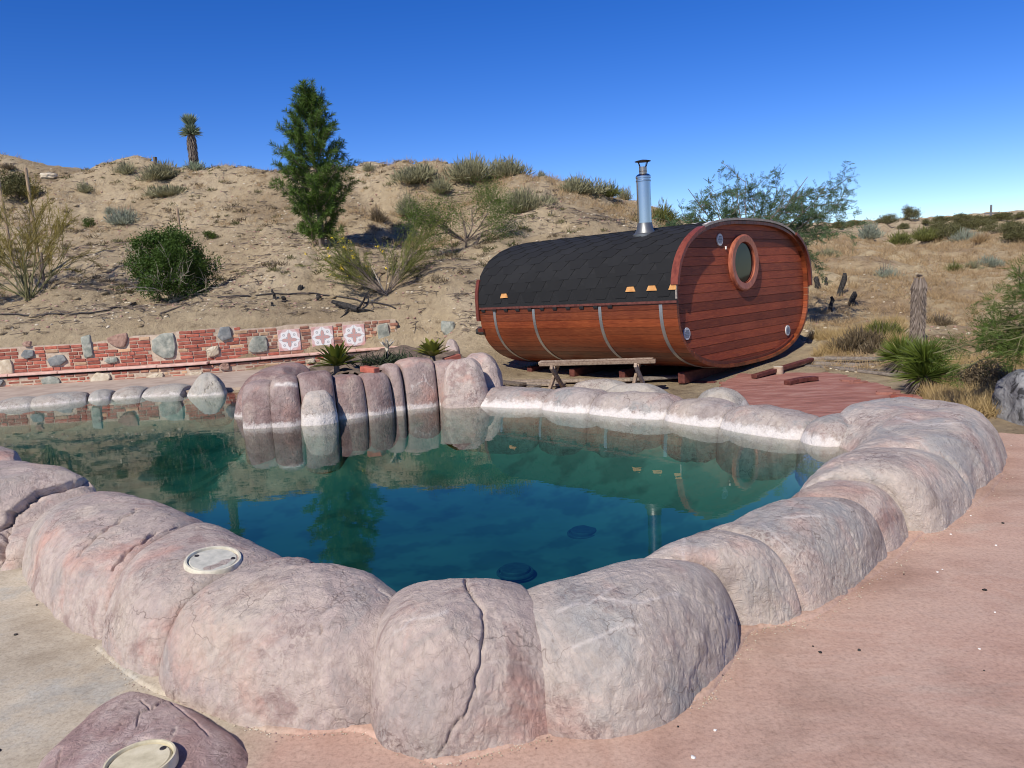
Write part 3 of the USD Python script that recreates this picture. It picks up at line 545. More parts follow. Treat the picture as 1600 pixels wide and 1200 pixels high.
def boulder(poly, apex, base=-0.55, n=2.7, nth=120, nph=46, seed=0, round_=0.10, amp=0.03, tilt=(0, 0), fine=0.006, under=0.0):
    p = Polygon(poly)
    r0 = min(round_, 0.35 * math.sqrt(p.area))
    q = p.buffer(-r0).buffer(r0, quad_segs=8)
    if q.is_empty or q.geom_type != 'Polygon':
        q = p
    c = np.array(q.centroid.coords[0])
    th = np.linspace(0, 2 * np.pi, nth, endpoint=False)
    ring = q.exterior
    R = np.empty(nth)
    for i, t in enumerate(th):
        x = ring.intersection(LineString([c, c + 9 * np.array([math.cos(t), math.sin(t)])]))
        xs = np.concatenate([np.array(g.coords) for g in getattr(x, 'geoms', [x])]) if not x.is_empty else c[None]
        R[i] = np.linalg.norm(xs - c, axis=1).max()
    R = np.maximum(R, .02)
    R = gaussian_filter(R, 1.2 * nth / 120, mode='wrap')
    ph = np.linspace(0, np.pi / 2, nph)[1:]
    # denser near the rounded shoulder
    rho = np.sin(ph) ** (2 / n); zf = np.maximum(np.cos(ph), 0) ** (2 / n)
    rho = rho * (1 - under * np.clip((.80 - zf) / .5, 0, 1) ** .8)
    x = c[0] + rho[:, None] * R * np.cos(th); y = c[1] + rho[:, None] * R * np.sin(th)
    z = base + (apex - base) * zf[:, None] + 0 * x
    v = np.vstack([[c[0], c[1], apex], np.stack([x, y, z], -1).reshape(-1, 3)])
    k = np.arange(nth); k2 = (k + 1) % nth
    f = [np.stack([np.zeros(nth, int), 1 + k, 1 + k2], 1)]
    for i in range(nph - 2):
        a, b = 1 + i * nth, 1 + (i + 1) * nth
        f += [np.stack([a + k, b + k, b + k2], 1), np.stack([a + k, b + k2, a + k2], 1)]
    f = np.vstack(f)
    up = np.clip((v[:, 2] - base) / (apex - base), 0, 1)
    v[:, 2] += up * ((v[:, 0] - c[0]) * tilt[0] + (v[:, 1] - c[1]) * tilt[1])
    _, _, nn = meshkit.arrays((v, f), True)
    s = seed * 3.7
    d = (meshkit.fbm(v * 2.6 + s, 3, seed) - .5) * 2 * amp + (meshkit.fbm(v * 9 + s, 3, seed + 5) - .5) * 2 * amp * .36
    rid = np.abs(meshkit.fbm(v * np.array([26, 26, 9.0]) + s, 3, seed + 9) - .5)
    side = 1 - np.clip(nn[:, 2], 0, 1)
    d += -(0.06 - rid).clip(0, 1) * fine * 10 * (0.25 + side)
    v = shave(v + nn * d[:, None], seed, 6)
    return v, f

def carve(v, f, cracks):
    """cracks and veins along the line the camera sees on the stone: (pixel polyline, half width m, depth m, vein strength)"""
    _, _, nn = meshkit.arrays((v, f), True)
    vein = np.zeros(len(v))
    vis = ((EYE - v) * nn).sum(1) > 0
    px = project(v); dist = np.linalg.norm(v - EYE, axis=1)
    out = v.copy()
    for line, w, dep, vn in cracks:
        l = LineString(line)
        wob = (meshkit.noise(np.stack([v[:, 0] * 22, v[:, 1] * 22, v[:, 2] * 22], -1), 3) - .5) * 9
        dd = shapely.distance(l, shapely.points(px[:, 0] + wob, px[:, 1] + wob * .5)) * dist / FPX
        e = np.exp(-(dd / w) ** 2) * vis
        out -= nn * (e * dep)[:, None]
        vein = np.maximum(vein, vn * np.exp(-(dd / (w * 1.6)) ** 2) * vis)
    return out, vein


def resample(pts, n):
    pts = np.asarray(pts, float)
    s = np.concatenate([[0], np.cumsum(np.linalg.norm(np.diff(pts, axis=0), axis=1))]); s /= s[-1]
    t = np.linspace(0, 1, n)
    q = PchipInterpolator(s, pts)(t) if len(pts) > 2 else np.stack([np.interp(t, s, pts[:, k]) for k in range(2)], 1)
    if len(pts) > 2:
        ch = q[:1] + t[:, None] * (q[-1:] - q[:1]); dv = q - ch
        dv = gaussian_filter(np.vstack([-dv[::-1][:-1], dv, -dv[::-1][1:]]), (n * .03, 0))[n - 1:2 * n - 1]
        q = ch + dv
    return q

def coping(o1, i1, o2, i2, apex, mids=(), imids=(), base=-.55, no=3.0, ni=2.7, nt=200, nph=150, rs=.10, ds=.04, seed=0, amp=.03, fine=.006, dome=.03, gaps=(1, 1)):
    """one stone of a run: the edge profile carried from one seam to the next, falling into a crease at each seam"""
    O, I = resample([o1, *mids, o2], nt), resample([i1, *imids, i2], nt)
    t = np.linspace(0, 1, nt)
    # finer steps near the seams
    tt = .5 - .5 * np.cos(np.pi * (t * .86 + .07)); tt = (tt - tt[0]) / (tt[-1] - tt[0])
    O = np.stack([np.interp(tt, t, O[:, k]) for k in range(2)], 1); I = np.stack([np.interp(tt, t, I[:, k]) for k in range(2)], 1)
    ph = np.linspace(0, np.pi, nph)
    co, si = np.cos(ph), np.maximum(np.sin(ph), 0)
    n_ = np.where(co > 0, no, ni)
    x = np.sign(co) * np.abs(co) ** (2 / n_); h = si ** (2 / n_)
    w = (1 - x) / 2
    ap = apex - dome * (2 * tt - 1) ** 2
    P = O[:, None] * (1 - w)[None, :, None] + I[:, None] * w[None, :, None]
    Z = base + (ap - base)[:, None] * h[None]
    v = np.concatenate([P, Z[..., None]], -1).reshape(-1, 3)
    i, j = np.meshgrid(np.arange(nt - 1), np.arange(nph - 1), indexing='ij')
    a_ = i * nph + j
    f = np.stack([a_, a_ + nph, a_ + nph + 1, a_ + 1], -1).reshape(-1, 4)
    f = np.vstack([f[:, [0, 1, 2]], f[:, [0, 2, 3]]])
    _, _, nn = meshkit.arrays((v, f), True)
    if nn[(nt // 2) * nph + nph // 2, 2] < 0: f = f[:, ::-1]; nn = -nn
    M = (O + I) / 2
    sl = np.concatenate([[0], np.cumsum(np.linalg.norm(np.diff(M, axis=0), axis=1))])
    e = np.zeros(nt)
    for g, dist in ((gaps[0], sl), (gaps[1], sl[-1] - sl)):
        q = np.clip(1 - dist / rs, 0, 1)
        e = np.maximum(e, g * ds * (1 - np.sqrt(1 - q * q * .998)))
    T = unit(np.gradient(M, axis=0)); ends = np.clip(1 - np.minimum(sl, sl[-1] - sl) / .2, 0, 1)
    def across(nn):
        T3 = np.repeat(np.column_stack([T * ends[:, None] ** .5, np.zeros(nt)]), nph, 0)
        q = nn - (nn * T3).sum(1)[:, None] * T3
        return q
    v = v - across(nn) * np.repeat(e, nph)[:, None]
    _, _, nn = meshkit.arrays((v, f), True)
    nn = across(nn)
    s = seed * 3.7
    d = (meshkit.fbm(v * 2.4 + s, 3, seed) - .5) * 2 * amp + (meshkit.fbm(v * 8 + s, 3, seed + 5) - .5) * 2 * amp * .36
    rid = np.abs(meshkit.fbm(v * np.array([24, 24, 8.0]) + s, 3, seed + 9) - .5)
    side = 1 - np.clip(nn[:, 2], 0, 1)
    d += -(0.06 - rid).clip(0, 1) * fine * 10 * (0.25 + side) + (meshkit.fbm(v * 38 + s, 2, seed + 3) - .5) * .006
    d *= np.repeat(.25 + .75 * np.clip(np.minimum(sl, sl[-1] - sl) / .16, 0, 1), nph)
    sv = np.repeat(np.clip((np.minimum(sl, sl[-1] - sl) - .03) / .16, 0, 1), nph)[:, None]
    v = v + (shave(v, seed) - v) * sv + nn * d[:, None]
    c0, c1 = len(v), len(v) + 1
    m0, m1 = v[:nph].mean(0), v[-nph:].mean(0)
    k = np.arange(nph); k2 = (k + 1) % nph; o = (nt - 1) * nph
    f = np.vstack([f, np.stack([np.full(nph, c0), k, k2], 1), np.stack([np.full(nph, c1), o + k2, o + k], 1)])
    return np.vstack([v, m0, m1]), f

STONES_BUILT = {}
def cope(o1, i1, o2, i2, apex, material, label, cracks=(), group='boulders around the pool', key=None, **kw):
    v, f = coping(np.asarray(o1), np.asarray(i1), np.asarray(o2), np.asarray(i2), apex, **kw)
    v, vein = carve(v, f, cracks) if cracks else (v, np.zeros(len(v)))
    put('pool_boulder', (v, f), material, True, label=label, cat='boulder', group=group, attrs={'vein': vein})
    if key: STONES_BUILT[key] = (v, f)
def stone(poly, apex, material, label, cracks=(), group='boulders around the pool', **kw):
    v, f = boulder(poly, apex, **kw)
    v, vein = carve(v, f, cracks) if cracks else (v, np.zeros(len(v)))
    put('pool_boulder', (v, f), material, True, label=label, cat='boulder', group=group, attrs={'vein': vein})

def xy(px, z):
    return [at(x, y, z)[:2] for x, y in px]
GRD, TOP = -0.15, 0.17
SE = [((-150, 868), (40, 712)), ((-62, 872), (165, 758)), ((22, 893), (190, 762)), ((150, 1008), (335, 802)), ((229, 1070), (458, 860)), ((575, 1140), (618, 920)), ((850, 1148), (822, 917)),
      ((1166, 983), (956, 886)), ((1268, 965), (1092, 825)), ((1402, 868), (1220, 776)), ((1433, 836), (1262, 742)), ((1530, 785), (1304, 706))]
def seam(i, push=0.16):
    o, q = at(*SE[i][0], GRD)[:2], at(*SE[i][1], TOP)[:2]
    d = unit(q - o)
    return o, q + d * push
def quad(i, mids=(), inner=(), ov=0.02):
    o1, q1 = seam(i); o2, q2 = seam(i + 1)
    e = unit(o2 - o1) * ov
    return [o1 - e] + xy(mids, GRD) + [o2 + e, q2 + e] + [np.array(k) for k in inner] + [q1 - e]
HI = dict(nt=260, nph=170)
def near(i, mids, apex, mat, label, cracks=(), wid=(0, 0), **kw):
    o1, q1 = seam(i); o2, q2 = seam(i + 1)
    e = unit(o2 - o1)
    o1, q1, o2, q2 = o1 - e * wid[0], q1 - e * wid[0], o2 + e * wid[1], q2 + e * wid[1]
    cope(o1, q1, o2, q2, apex, mat, label, cracks, mids=xy(mids, GRD), **kw)
C, V = 0.004, 0.0035
GAP = [([(-10, 905), (2, 850), (22, 803), (60, 772), (115, 757), (175, 748), (215, 722), (255, 702)], .020, .09, -.3)]
near(0, [(-100, 878)], 0.0, 'mauve_stone', 'low mauve boulder at the very left photo edge below the overhanging stone', GAP, seed=1, nt=160, nph=110)
near(1, [(-10, 897)], 0.05, 'mauve_stone', 'low mauve boulder between the overhanging stone and the salmon streaked boulder', GAP, seed=2, nt=160, nph=110)
near(2, [(60, 945), (100, 985)], 0.235, 'mauve_stone', 'long salmon streaked boulder left of the boulder with the round lid', [([(212, 796), (190, 812), (150, 837), (122, 868)], .005, .02, 0), ([(243, 832), (215, 850), (195, 868), (176, 890)], .007, .026, 0), ([(243, 832), (280, 825), (330, 833)], C, .008, 0)], seed=3, amp=.035, **HI)
near(3, [(185, 1050)], 0.235, 'mauve_stone', 'boulder carrying the round white skimmer lid', [([(457, 858), (453, 876), (438, 892)], .012, .05, 0), ([(438, 892), (400, 900), (330, 925)], C, .01, .2)], seed=4, amp=.02, key='lid', **HI)
near(4, [(300, 1112), (420, 1140), (520, 1150)], 0.25, 'mauve_stone', 'largest near boulder, beige with salmon patches, right of the lid boulder', [([(590, 920), (604, 928), (612, 940)], C, .008, .5), ([(440, 892), (480, 880), (506, 872)], C, .008, .2), ([(497, 975), (499, 988)], C, .012, 0)], seed=5, amp=.035, dome=.05, rs=.15, gaps=(1, .4), wid=(0, .03), **HI)
near(5, [(615, 1174), (690, 1193), (775, 1180)], 0.285, 'mauve_stone', 'rounded front boulder split by a long zigzag dark crack', [([(727, 900), (734, 922), (745, 938), (755, 955), (757, 985), (752, 1030), (748, 1055), (746, 1082)], .006, .022, .35), ([(742, 1078), (722, 1120), (700, 1150), (684, 1180)], .005, .016, 0), ([(612, 990), (650, 967), (700, 955)], V, 0, .55), ([(755, 1035), (800, 1032), (850, 1045)], C, .008, .2)], seed=6, amp=.03, dome=.10, rs=.25, ds=.12, wid=(.06, .12), **HI)
near(6, [(950, 1160), (1040, 1135), (1105, 1085), (1150, 1035)], 0.25, 'grey_stone', 'wide grey boulder right of the cracked front boulder, veined white', [([(872, 955), (935, 935), (960, 915)], V, 0, .6), ([(935, 935), (1000, 942), (1060, 925)], V, 0, .6), ([(1060, 925), (1120, 950), (1150, 975)], C, .006, .3), ([(895, 1010), (960, 985), (1000, 975)], V, 0, .6), ([(900, 1075), (935, 1120)], C, .006, .2)], seed=7, amp=.03, dome=.04, rs=.2, ds=.07, gaps=(.25, 1), wid=(.03, .04), **HI)
near(7, [(1215, 980)], 0.217, 'grey_stone', 'grey boulder with a salmon outer face right of the wide veined boulder', [([(1188, 815), (1215, 845), (1240, 872), (1262, 900)], C, .008, .35), ([(1070, 840), (1065, 880)], V, 0, .6), ([(960, 885), (1040, 888), (1100, 905)], C, .006, .5)], seed=8, **HI)
near(8, [(1310, 945), (1365, 905)], 0.217, 'grey_stone', 'long grey boulder on the right rim with wrinkled mauve outer face', [([(1225, 808), (1280, 806)], V, 0, .7), ([(1330, 830), (1345, 870), (1345, 900)], C, .007, .2), ([(1188, 815), (1240, 865)], V, 0, .5)], seed=9, **HI)
near(9, [(1422, 850)], 0.182, 'mauve_stone', 'narrow pink wedge boulder squeezed between two large right rim boulders', seed=10, nt=120, nph=110)
near(10, [(1470, 832), (1505, 812)], 0.227, 'grey_stone', 'square grey boulder with a red scar at the right bend of the rim', [([(1312, 716), (1325, 745), (1336, 775)], C, .007, .3), ([(1500, 745), (1510, 752)], .012, .004, -.5), ([(1360, 745), (1362, 770)], V, 0, .5)], seed=11, nt=220, nph=150)
o, q = seam(11)
cope(o, q, (2.98, 6.62), (2.40, 5.72), 0.25, 'grey_stone', 'biggest pale slab boulder at the far right corner of the pool', [([(1300, 705), (1302, 680), (1330, 655)], C, .008, .3), ([(1400, 652), (1450, 665), (1500, 660)], V, 0, .7), ([(1380, 668), (1440, 690), (1450, 705)], C, .006, .4)],
     mids=[*xy([(1553, 762), (1567, 738)], GRD), (3.85, 5.85), (4.02, 6.35), (3.75, 6.75)], imids=[(2.36, 5.5)], nt=300, nph=150, seed=12, amp=.035)

# far rim in front of the cabin
FW = [at(x, y, 0)[:2] for x, y in [(1300, 701), (1240, 690), (1115, 670), (1030, 658), (912, 648), (838, 641), (708, 634)]]
FL = ['crusted rim stone tucked behind the big right corner slab', 'long grey crusted rim stone left of the corner slab', 'mid rim stone with pink face and white waterline crust', 'grey crusted rim stone right of the bench legs',
      'round topped crusted stone below the bench', 'low smooth pink beige stone at the left end of the far rim']
FJ = {}
for i in range(6):
    a, b = FW[i], FW[i + 1]
    t = unit(b - a); nrm = np.array([-t[1], t[0]]); nrm = nrm if nrm[1] > 0 else -nrm
    dep = [.62, .6, .62, .66, .72, .85][i]
    e = t * 0.025
    FJ[i] = (a - nrm * .03, b - nrm * .03, nrm, dep)
for i in range(6):
    a, b, nrm, dep = FJ[i]
    n0 = unit(nrm + FJ[max(i - 1, 0)][2]); n1 = unit(nrm + FJ[min(i + 1, 5)][2])
    cope(a + n0 * dep, a, b + n1 * dep, b, [.185, .185, .195, .205, .21, .16][i], 'crusted_stone', FL[i], mids=[(a + b) / 2 + nrm * (dep + .06)], imids=[(a + b) / 2 - nrm * .05], no=3.2, ni=2.6, nt=140, nph=110, ds=.05, rs=.13, seed=20 + i, amp=.028, group='crusted stones of the far rim')
for i, (pp, lab) in enumerate([([(855, 612), (1010, 612)], 'flat pale stone in the second row under the bench'), ([(905, 617), (1062, 622)], 'pale stone in the second row right of the bench'), ([(1058, 624), (1165, 632)], 'pale pink cracked stone in the second row before the red slab')]):
    a, b = (at(*q, 0.05)[:2] for q in pp)
    a = a + np.array([0, .35]) if i == 0 else a
    t = unit(b - a); nrm = np.array([-t[1], t[0]]); nrm = nrm if nrm[1] > 0 else -nrm
    stone([a - nrm * .1, b - nrm * .1, b + nrm * .42, (a + b) / 2 + nrm * .55, a + nrm * .4], [.14, .17, .16][i], 'pale_stone', lab, seed=30 + i, nth=140, nph=46, amp=.02, n=2.3, group='second row of rim stones')

# rocks holding up the planter
PW = [at(x, y, 0)[:2] for x, y in [(377, 669), (426, 668), (474, 663), (528, 656), (576, 650), (617, 643), (636, 640), (686, 634), (735, 629)]]
PL = ['pink rock at the left end of the planter wall in the water', 'rock with a white vertical streak second in the planter wall', 'mauve rock standing right behind the pale jutting rock', 'plum grey rock just right of the pale jutting rock',
      'plum rock under the loose red brick', 'narrow plum rock between two wide planter rocks', 'upright plum rock with pale branching veins', 'veined plum rock before the planter turns the corner']
PT = [.47, .52, .53, .46, .45, .52, .55, .50]
PJ = {}
for i in range(8):
    a, b = PW[i], PW[i + 1]
    t = unit(b - a); nrm = np.array([-t[1], t[0]]); nrm = nrm if nrm[1] > 0 else -nrm
    out = [.02, .06, .05, .02, .03, .0, .03, .03][i]
    e = t * 0.02
    cr = {1: [([(432, 602), (455, 600), (475, 603)], .012, .004, 1.0), ([(476, 606), (474, 640), (470, 662)], .012, .006, 1.0)],
          6: [([(650, 600), (665, 595), (675, 605)], V, 0, .6), ([(665, 595), (662, 585)], V, 0, .55), ([(650, 600), (640, 610)], V, 0, .7)], 7: [([(690, 605), (700, 590), (712, 598)], V, 0, .55), ([(700, 590), (695, 575)], V, 0, .7)]}.get(i, ())
    PJ[i] = (a, b, nrm, out, cr)
for i in range(8):
    a, b, nrm, out, cr = PJ[i]
    n0 = unit(nrm + PJ[max(i - 1, 0)][2]); n1 = unit(nrm + PJ[min(i + 1, 7)][2])
    o_ = min(out, .05)
    cope(a - n0 * o_, a + n0 * .55, b - n1 * o_, b + n1 * .55, PT[i], 'plum_stone', PL[i], cr, mids=[(a + b) / 2 - nrm * (out + .04)], no=4.2, ni=2.6, base=-.6, nt=120, nph=150, ds=.035, rs=.065, seed=40 + i, amp=.028, dome=.015, gaps=(1.6 if i == 0 else 1, 1), key='planter%d' % i, group='rocks of the planter wall')
a, b = at(468, 664, 0)[:2], at(529, 657, 0)[:2]
t = unit(b - a); nrm = np.array([-t[1], t[0]])
stone([a - nrm * .10, (a + b) / 2 - nrm * .20, b - nrm * .14, b + nrm * .2, a + nrm * .25], .36, 'jut_stone', 'pale grey rock jutting into the water with a white crusted top', seed=58, nth=170, nph=80, n=3.6, base=-.5, amp=.02, group='rocks of the planter wall')
for i, (px, w, dep, top, lab) in enumerate([((722, 600), .62, .5, .53, 'rounded mauve rock at the corner behind the low rim stone'), ((746, 590), .60, .55, .54, 'last tall mauve rock at the right end of the planter'), ((705, 562), .3, .3, .55, 'small mauve rock at the back of the planter corner')]):
    c = at(*px, .25)[:2] + np.array([0, .1])
    stone([c + q for q in (np.array([[-.5, -.5], [.5, -.5], [.55, .3], [.2, .6], [-.4, .5]]) * np.array([w, dep]))], top, 'mauve_stone', lab, seed=60 + i, nth=140, nph=60, n=2.8, base=-.4, amp=.03, group='rocks of the planter wall')
c = at(380, 590, .4)[:2]
stone([(-3.25, 8.6), (-2.55, 8.6), (-2.35, 9.6), (-2.6, 10.3), (-3.05, 10.2), (-3.3, 9.4)], .52, 'plum_stone', 'long reddish rock behind the left end of the planter wall', seed=64, nth=160, nph=60, n=2.8, base=-.4)

# pale stones along the far left shore
LW = [at(x, y, 0)[:2] for x, y in [(-70, 648), (-20, 642), (43, 637), (132, 628), (167, 625), (213, 622), (274, 619)]]
LL = ['pale stone at the far left end of the back shore', 'pale cracked stone by the left edge on the back shore', 'long pale shore stone with a white crusted foot', 'small pale wedge stone between two long shore stones', 'pale tilted shore stone with a dark split', 'smooth pale stone left of the humped shore stone']
for i in range(6):
    a, b = LW[i], LW[i + 1]
    t = unit(b - a); nrm = np.array([-t[1], t[0]])
    e = t * .03
    cope(a - nrm * .05, a + nrm * .8, b - nrm * .05, b + nrm * .8, [.11, .11, .12, .115, .125, .13][i], 'pale_stone', LL[i], mids=[(a + b) / 2 - nrm * .10], no=2.3, ni=2.6, nt=110, nph=90, ds=.018, rs=.08, seed=70 + i, amp=.022, group='pale stones along the back shore')
a, b = at(277, 620, 0)[:2], at(358, 617, 0)[:2]
stone([a + (0, -.04), (a + b) / 2 + (0, -.14), b + (.02, 0), b + (-.05, .45), a + (.2, .6)], .31, 'pale_stone', 'humped pale stone with a slanting crack left of the planter', [([(308, 622), (325, 605), (345, 592)], .006, .02, 0)], seed=78, nth=180, nph=70, amp=.02, n=1.9, group='pale stones along the back shore')
stone([b + (.0, .1), b + (.75, .0), b + (1.0, .5), b + (-.1, .6)], .2, 'pale_stone', 'flat pale shore stone between the humped stone and the planter', seed=79, nth=150, nph=50, amp=.015, n=2.4, group='pale stones along the back shore')

# low flat stone with its own lid, lower left corner; stones of the left rim up to the frame edge
stone(xy([(226, 1040), (312, 1092), (402, 1146), (412, 1180), (388, 1235), (200, 1320), (-15, 1270), (45, 1170), (140, 1090)], -.12), -0.07, 'dark_stone', 'flat dark mauve stone in the bottom left corner, cracked all over',
      [([(222, 1095), (235, 1108), (260, 1090), (300, 1122), (330, 1150)], C, .008, 0), ([(200, 1180), (197, 1160), (230, 1152), (262, 1165), (275, 1138)], C, .008, .4), ([(170, 1165), (190, 1130)], C, .007, 0), ([(90, 1200), (97, 1170)], C, .007, .0), ([(215, 1135), (218, 1112), (240, 1105)], C, .008, .2)], seed=81, nth=330, nph=110, base=-.34, n=3.2, amp=.012, fine=.005)
LR = [((-20, 690), (62, 722), .20, 'mauve rim stone at the left edge nearest the far water'), ((-40, 716), (75, 732), .13, 'small dark pitted rim stone at the left edge'), ((-90, 740), (150, 765), .22, 'long flat overhanging rim stone at the left edge above a curved dark gap')]
stone([(-5.6, 7.3), (-4.95, 7.35), (-4.2, 6.65), (-4.1, 6.35), (-4.6, 6.1), (-5.6, 6.6)], .22, 'mauve_stone', LR[0][3], seed=83, nth=160, nph=60, n=3.4)
stone([(-4.7, 6.25), (-4.1, 6.45), (-3.6, 6.0), (-3.9, 5.6), (-4.6, 5.7)], .15, 'mauve_stone', LR[1][3], seed=84, nth=160, nph=60, n=3.4)
stone([(-4.5, 6.0), (-3.75, 5.95), (-2.95, 5.35), (-2.62, 5.0), (-2.72, 4.72), (-3.1, 4.62), (-3.6, 4.75), (-4.4, 5.0)], .31, 'mauve_stone', LR[2][3], seed=85, nth=240, nph=90, n=3.6, under=.5, cracks=GAP)
stone([(-2.35, 4.75), (-1.95, 4.62), (-1.62, 4.3), (-1.75, 4.05), (-2.2, 4.25)], .13, 'grey_stone', 'small grey stone leaning into the water behind the streaked boulder', seed=86, nth=180, nph=60)
# ---------------------------------------------------------------- lids and drains
def disc(c, r, h, sides=48, bev=.25, nrm=None):
    a = np.linspace(0, 2 * np.pi, sides, endpoint=False)
    prof = [(0, 0), (r, 0), (r, h * (1 - bev)), (r - h * bev, h), (0, h)]
    m = trimesh.creation.revolve(np.array(prof), sections=sides)
    v = np.array(m.vertices)
    if nrm is not None:
        z = unit(nrm); x = unit(np.cross([0, 1, 0], z)); y = np.cross(z, x)
        v = v @ np.stack([x, y, z])
    return v + np.asarray(c), np.array(m.faces)
def annulus(c, r0, r1, h, nrm=None, sides=56):
    m = trimesh.creation.revolve(np.array([(r0, 0), (r1, 0), (r1, h * .6), (r1 - .006, h), (r0 + .004, h), (r0, h * .6), (r0, 0)]), sections=sides)
    v = np.array(m.vertices)
    if nrm is not None:
        z = unit(nrm); x = unit(np.cross([0, 1, 0], z)); y = np.cross(z, x)
        v = v @ np.stack([x, y, z])
    return v + np.asarray(c), np.array(m.faces)
def lid(px, z, r, nrm, label, mats, hole, key=None):
    c = at(*px, z)
    if key:
        v, f = STONES_BUILT[key]
        _, _, nn = meshkit.arrays((v, f), True)
        q = project(v); near_ = (np.hypot(*(q - np.array(px)).T) < 26) & (((EYE - v) * nn).sum(1) > 0)
        c = v[near_].mean(0) + (0, 0, -.002); nrm = unit(nn[near_].mean(0))
    t = Thing('skimmer_lid', c, label, 'lid', 'round lids set in the stones')
    nrm = unit(nrm)
    t.part('ring', annulus(c - nrm * .02, r * .86, r, .034, nrm), mats[0], 35)
    t.part('cover', disc(c - nrm * .02, r * .845, .028, nrm=nrm), mats[1], 35)
    z_ = nrm; x_ = unit(np.cross([0, 1, 0], z_)); y_ = np.cross(z_, x_)
    for a in hole:
        q = c + nrm * .0085 + (x_ * math.cos(a) + y_ * math.sin(a)) * r * .68
        t.part('finger_hole', disc(q - nrm * .004, .011, .006, 16, nrm=nrm), 'black_hose')
lid((334, 874), .235, .128, (-.10, -.16, 1), 'white round skimmer lid on the boulder by the water', ('white_lid', 'lid_plastic'), (.25, 2.9), 'lid')
lid((219, 1192), -.058, .115, (0, 0, 1), 'cream round lid cut by the bottom photo edge', ('lid_cream', 'lid_cream'), (.9,))
for px, lab in (((912, 834), 'dark round drain grate on the pool floor, the right hand one'), ((805, 895), 'dark round drain grate on the pool floor nearest the front boulders')):
    zf = -.84
    c = at(*px, zf)
    c[2] = zf + .012
    t = Thing('floor_drain', c, lab, 'drain', 'drains on the pool floor')
    t.part('cover', disc(c, .115, .03), 'drain_grey', 35)
    t.part('rim', annulus(c - (0, 0, .012), .12, .145, .02), 'drain_grey', 35)

# ---------------------------------------------------------------- barrel cabin
SA = np.array([2.01, 9.31, 1.01])
SD = np.array([-0.72301817, 0.69067384, -0.01464127])   # along the barrel, away
SEx = np.array([0.69082458, 0.72292706, -0.01174177])   # across the end wall
SU = np.array([-0.00247484, 0.01860406, 0.99982387])
AC, UC, HW, HH, NE = 2.03, 0.01, 1.97, 0.99, 2.75
LEN = 3.43
def S(a, l, u):
    return SA + np.multiply.outer(np.asarray(a, float), SEx) + np.multiply.outer(np.asarray(l, float), SD) + np.multiply.outer(np.asarray(u, float), SU)
_t = np.linspace(np.pi, -np.pi, 4001)
_c, _s = np.cos(_t), np.sin(_t)
_px = AC + HW * np.sign(_c) * np.abs(_c) ** (2 / NE); _pu = UC + HH * np.sign(_s) * np.abs(_s) ** (2 / NE)
_al = np.concatenate([[0], np.cumsum(np.hypot(np.diff(_px), np.diff(_pu)))])
PER = _al[-1]
_dx, _du = np.gradient(_px, _al + np.arange(4001) * 1e-9), np.gradient(_pu, _al + np.arange(4001) * 1e-9)
_ln = np.hypot(_dx, _du) + 1e-9
_nx, _nu = -_du / _ln, _dx / _ln
_nx = gaussian_filter(_nx, 12, mode='wrap'); _nu = gaussian_filter(_nu, 12, mode='wrap')
def prof(s, off=0.0):
    """point of the round cross-section at arc length s from the left eave, going up over the roof"""
    s = np.mod(s, PER)
    return np.interp(s, _al, _px) + off * np.interp(s, _al, _nx), np.interp(s, _al, _pu) + off * np.interp(s, _al, _nu)
def strip(s0, s1, off0, off1, l0, l1, k=2):
    """a curved board following the cross-section"""
    ss = np.linspace(s0, s1, k)
    rows = []
    for off in (off0, off1):
        a, u = prof(ss, off)
        for l in (l0, l1):
            rows.append(S(a, np.full(k, l), u))
    v = np.vstack(rows)   # blocks: in-l0, in-l1, out-l0, out-l1
    f = []
    i = np.arange(k - 1)
    A, B, Cc, D = 0, k, 2 * k, 3 * k
    def qd(p, q, r, t): f.append(np.stack([p, q, r], 1)); f.append(np.stack([p, r, t], 1))
    qd(Cc + i, D + i, D + i + 1, Cc + i + 1)
    qd(A + i, A + i + 1, B + i + 1, B + i)
    qd(A + i, Cc + i, Cc + i + 1, A + i + 1)
    qd(B + i, B + i + 1, D + i + 1, D + i)
    f.append(np.array([[A, B, D], [A, D, Cc]])); e = k - 1
    f.append(np.array([[A + e, Cc + e, D + e], [A + e, D + e, B + e]]))
    return v, np.vstack(f)
base = S(AC, LEN / 2, -1.05)
cab = Thing('barrel_sauna', base, 'red wooden barrel cabin with black shingled roof and round window', 'sauna cabin')
NST = 92
for k in range(NST):
    s0, s1 = PER * k / NST, PER * (k + 1) / NST
    cab.part('stave', strip(s0 + .0022, s1 - .0022, -.045, 0.0, 0.0, LEN, 3), 'orange_stain_wood')
# dark felt behind the joints, so that no daylight shows between staves
cab.part('lining', strip(0, PER - 1e-4, -.052, -.048, .12, LEN - .12, 120), 'red_stain_wood')
# end wall boards, clipped to the round section
PROJ = 0.065
ring = Polygon(np.stack(prof(np.linspace(0, PER, 200, endpoint=False), -.046), 1))
nb = 17
y0, y1 = UC - HH + .03, UC + HH - .03
hts = np.linspace(y0 - .02, y1 + .02, nb + 1)
for l_in, l_out in ((PROJ, PROJ + .04), (LEN - PROJ - .04, LEN - PROJ)):
    for k in range(nb):
        b = ring.intersection(sbox(-1, hts[k] + .003, 6, hts[k + 1] - .003))
        if b.is_empty: continue
        v, f = prism(b, 0, 1)
        vv = S(v[:, 0], l_in + (l_out - l_in) * v[:, 2], v[:, 1])
        cab.part('end_board', (vv, f[:, ::-1]), 'red_stain_wood')
cab.part('end_backing', (lambda vf: (S(vf[0][:, 0], PROJ + .041 + .01 * vf[0][:, 2], vf[0][:, 1]), vf[1][:, ::-1]))(prism(ring, 0, 1)), 'red_stain_wood')
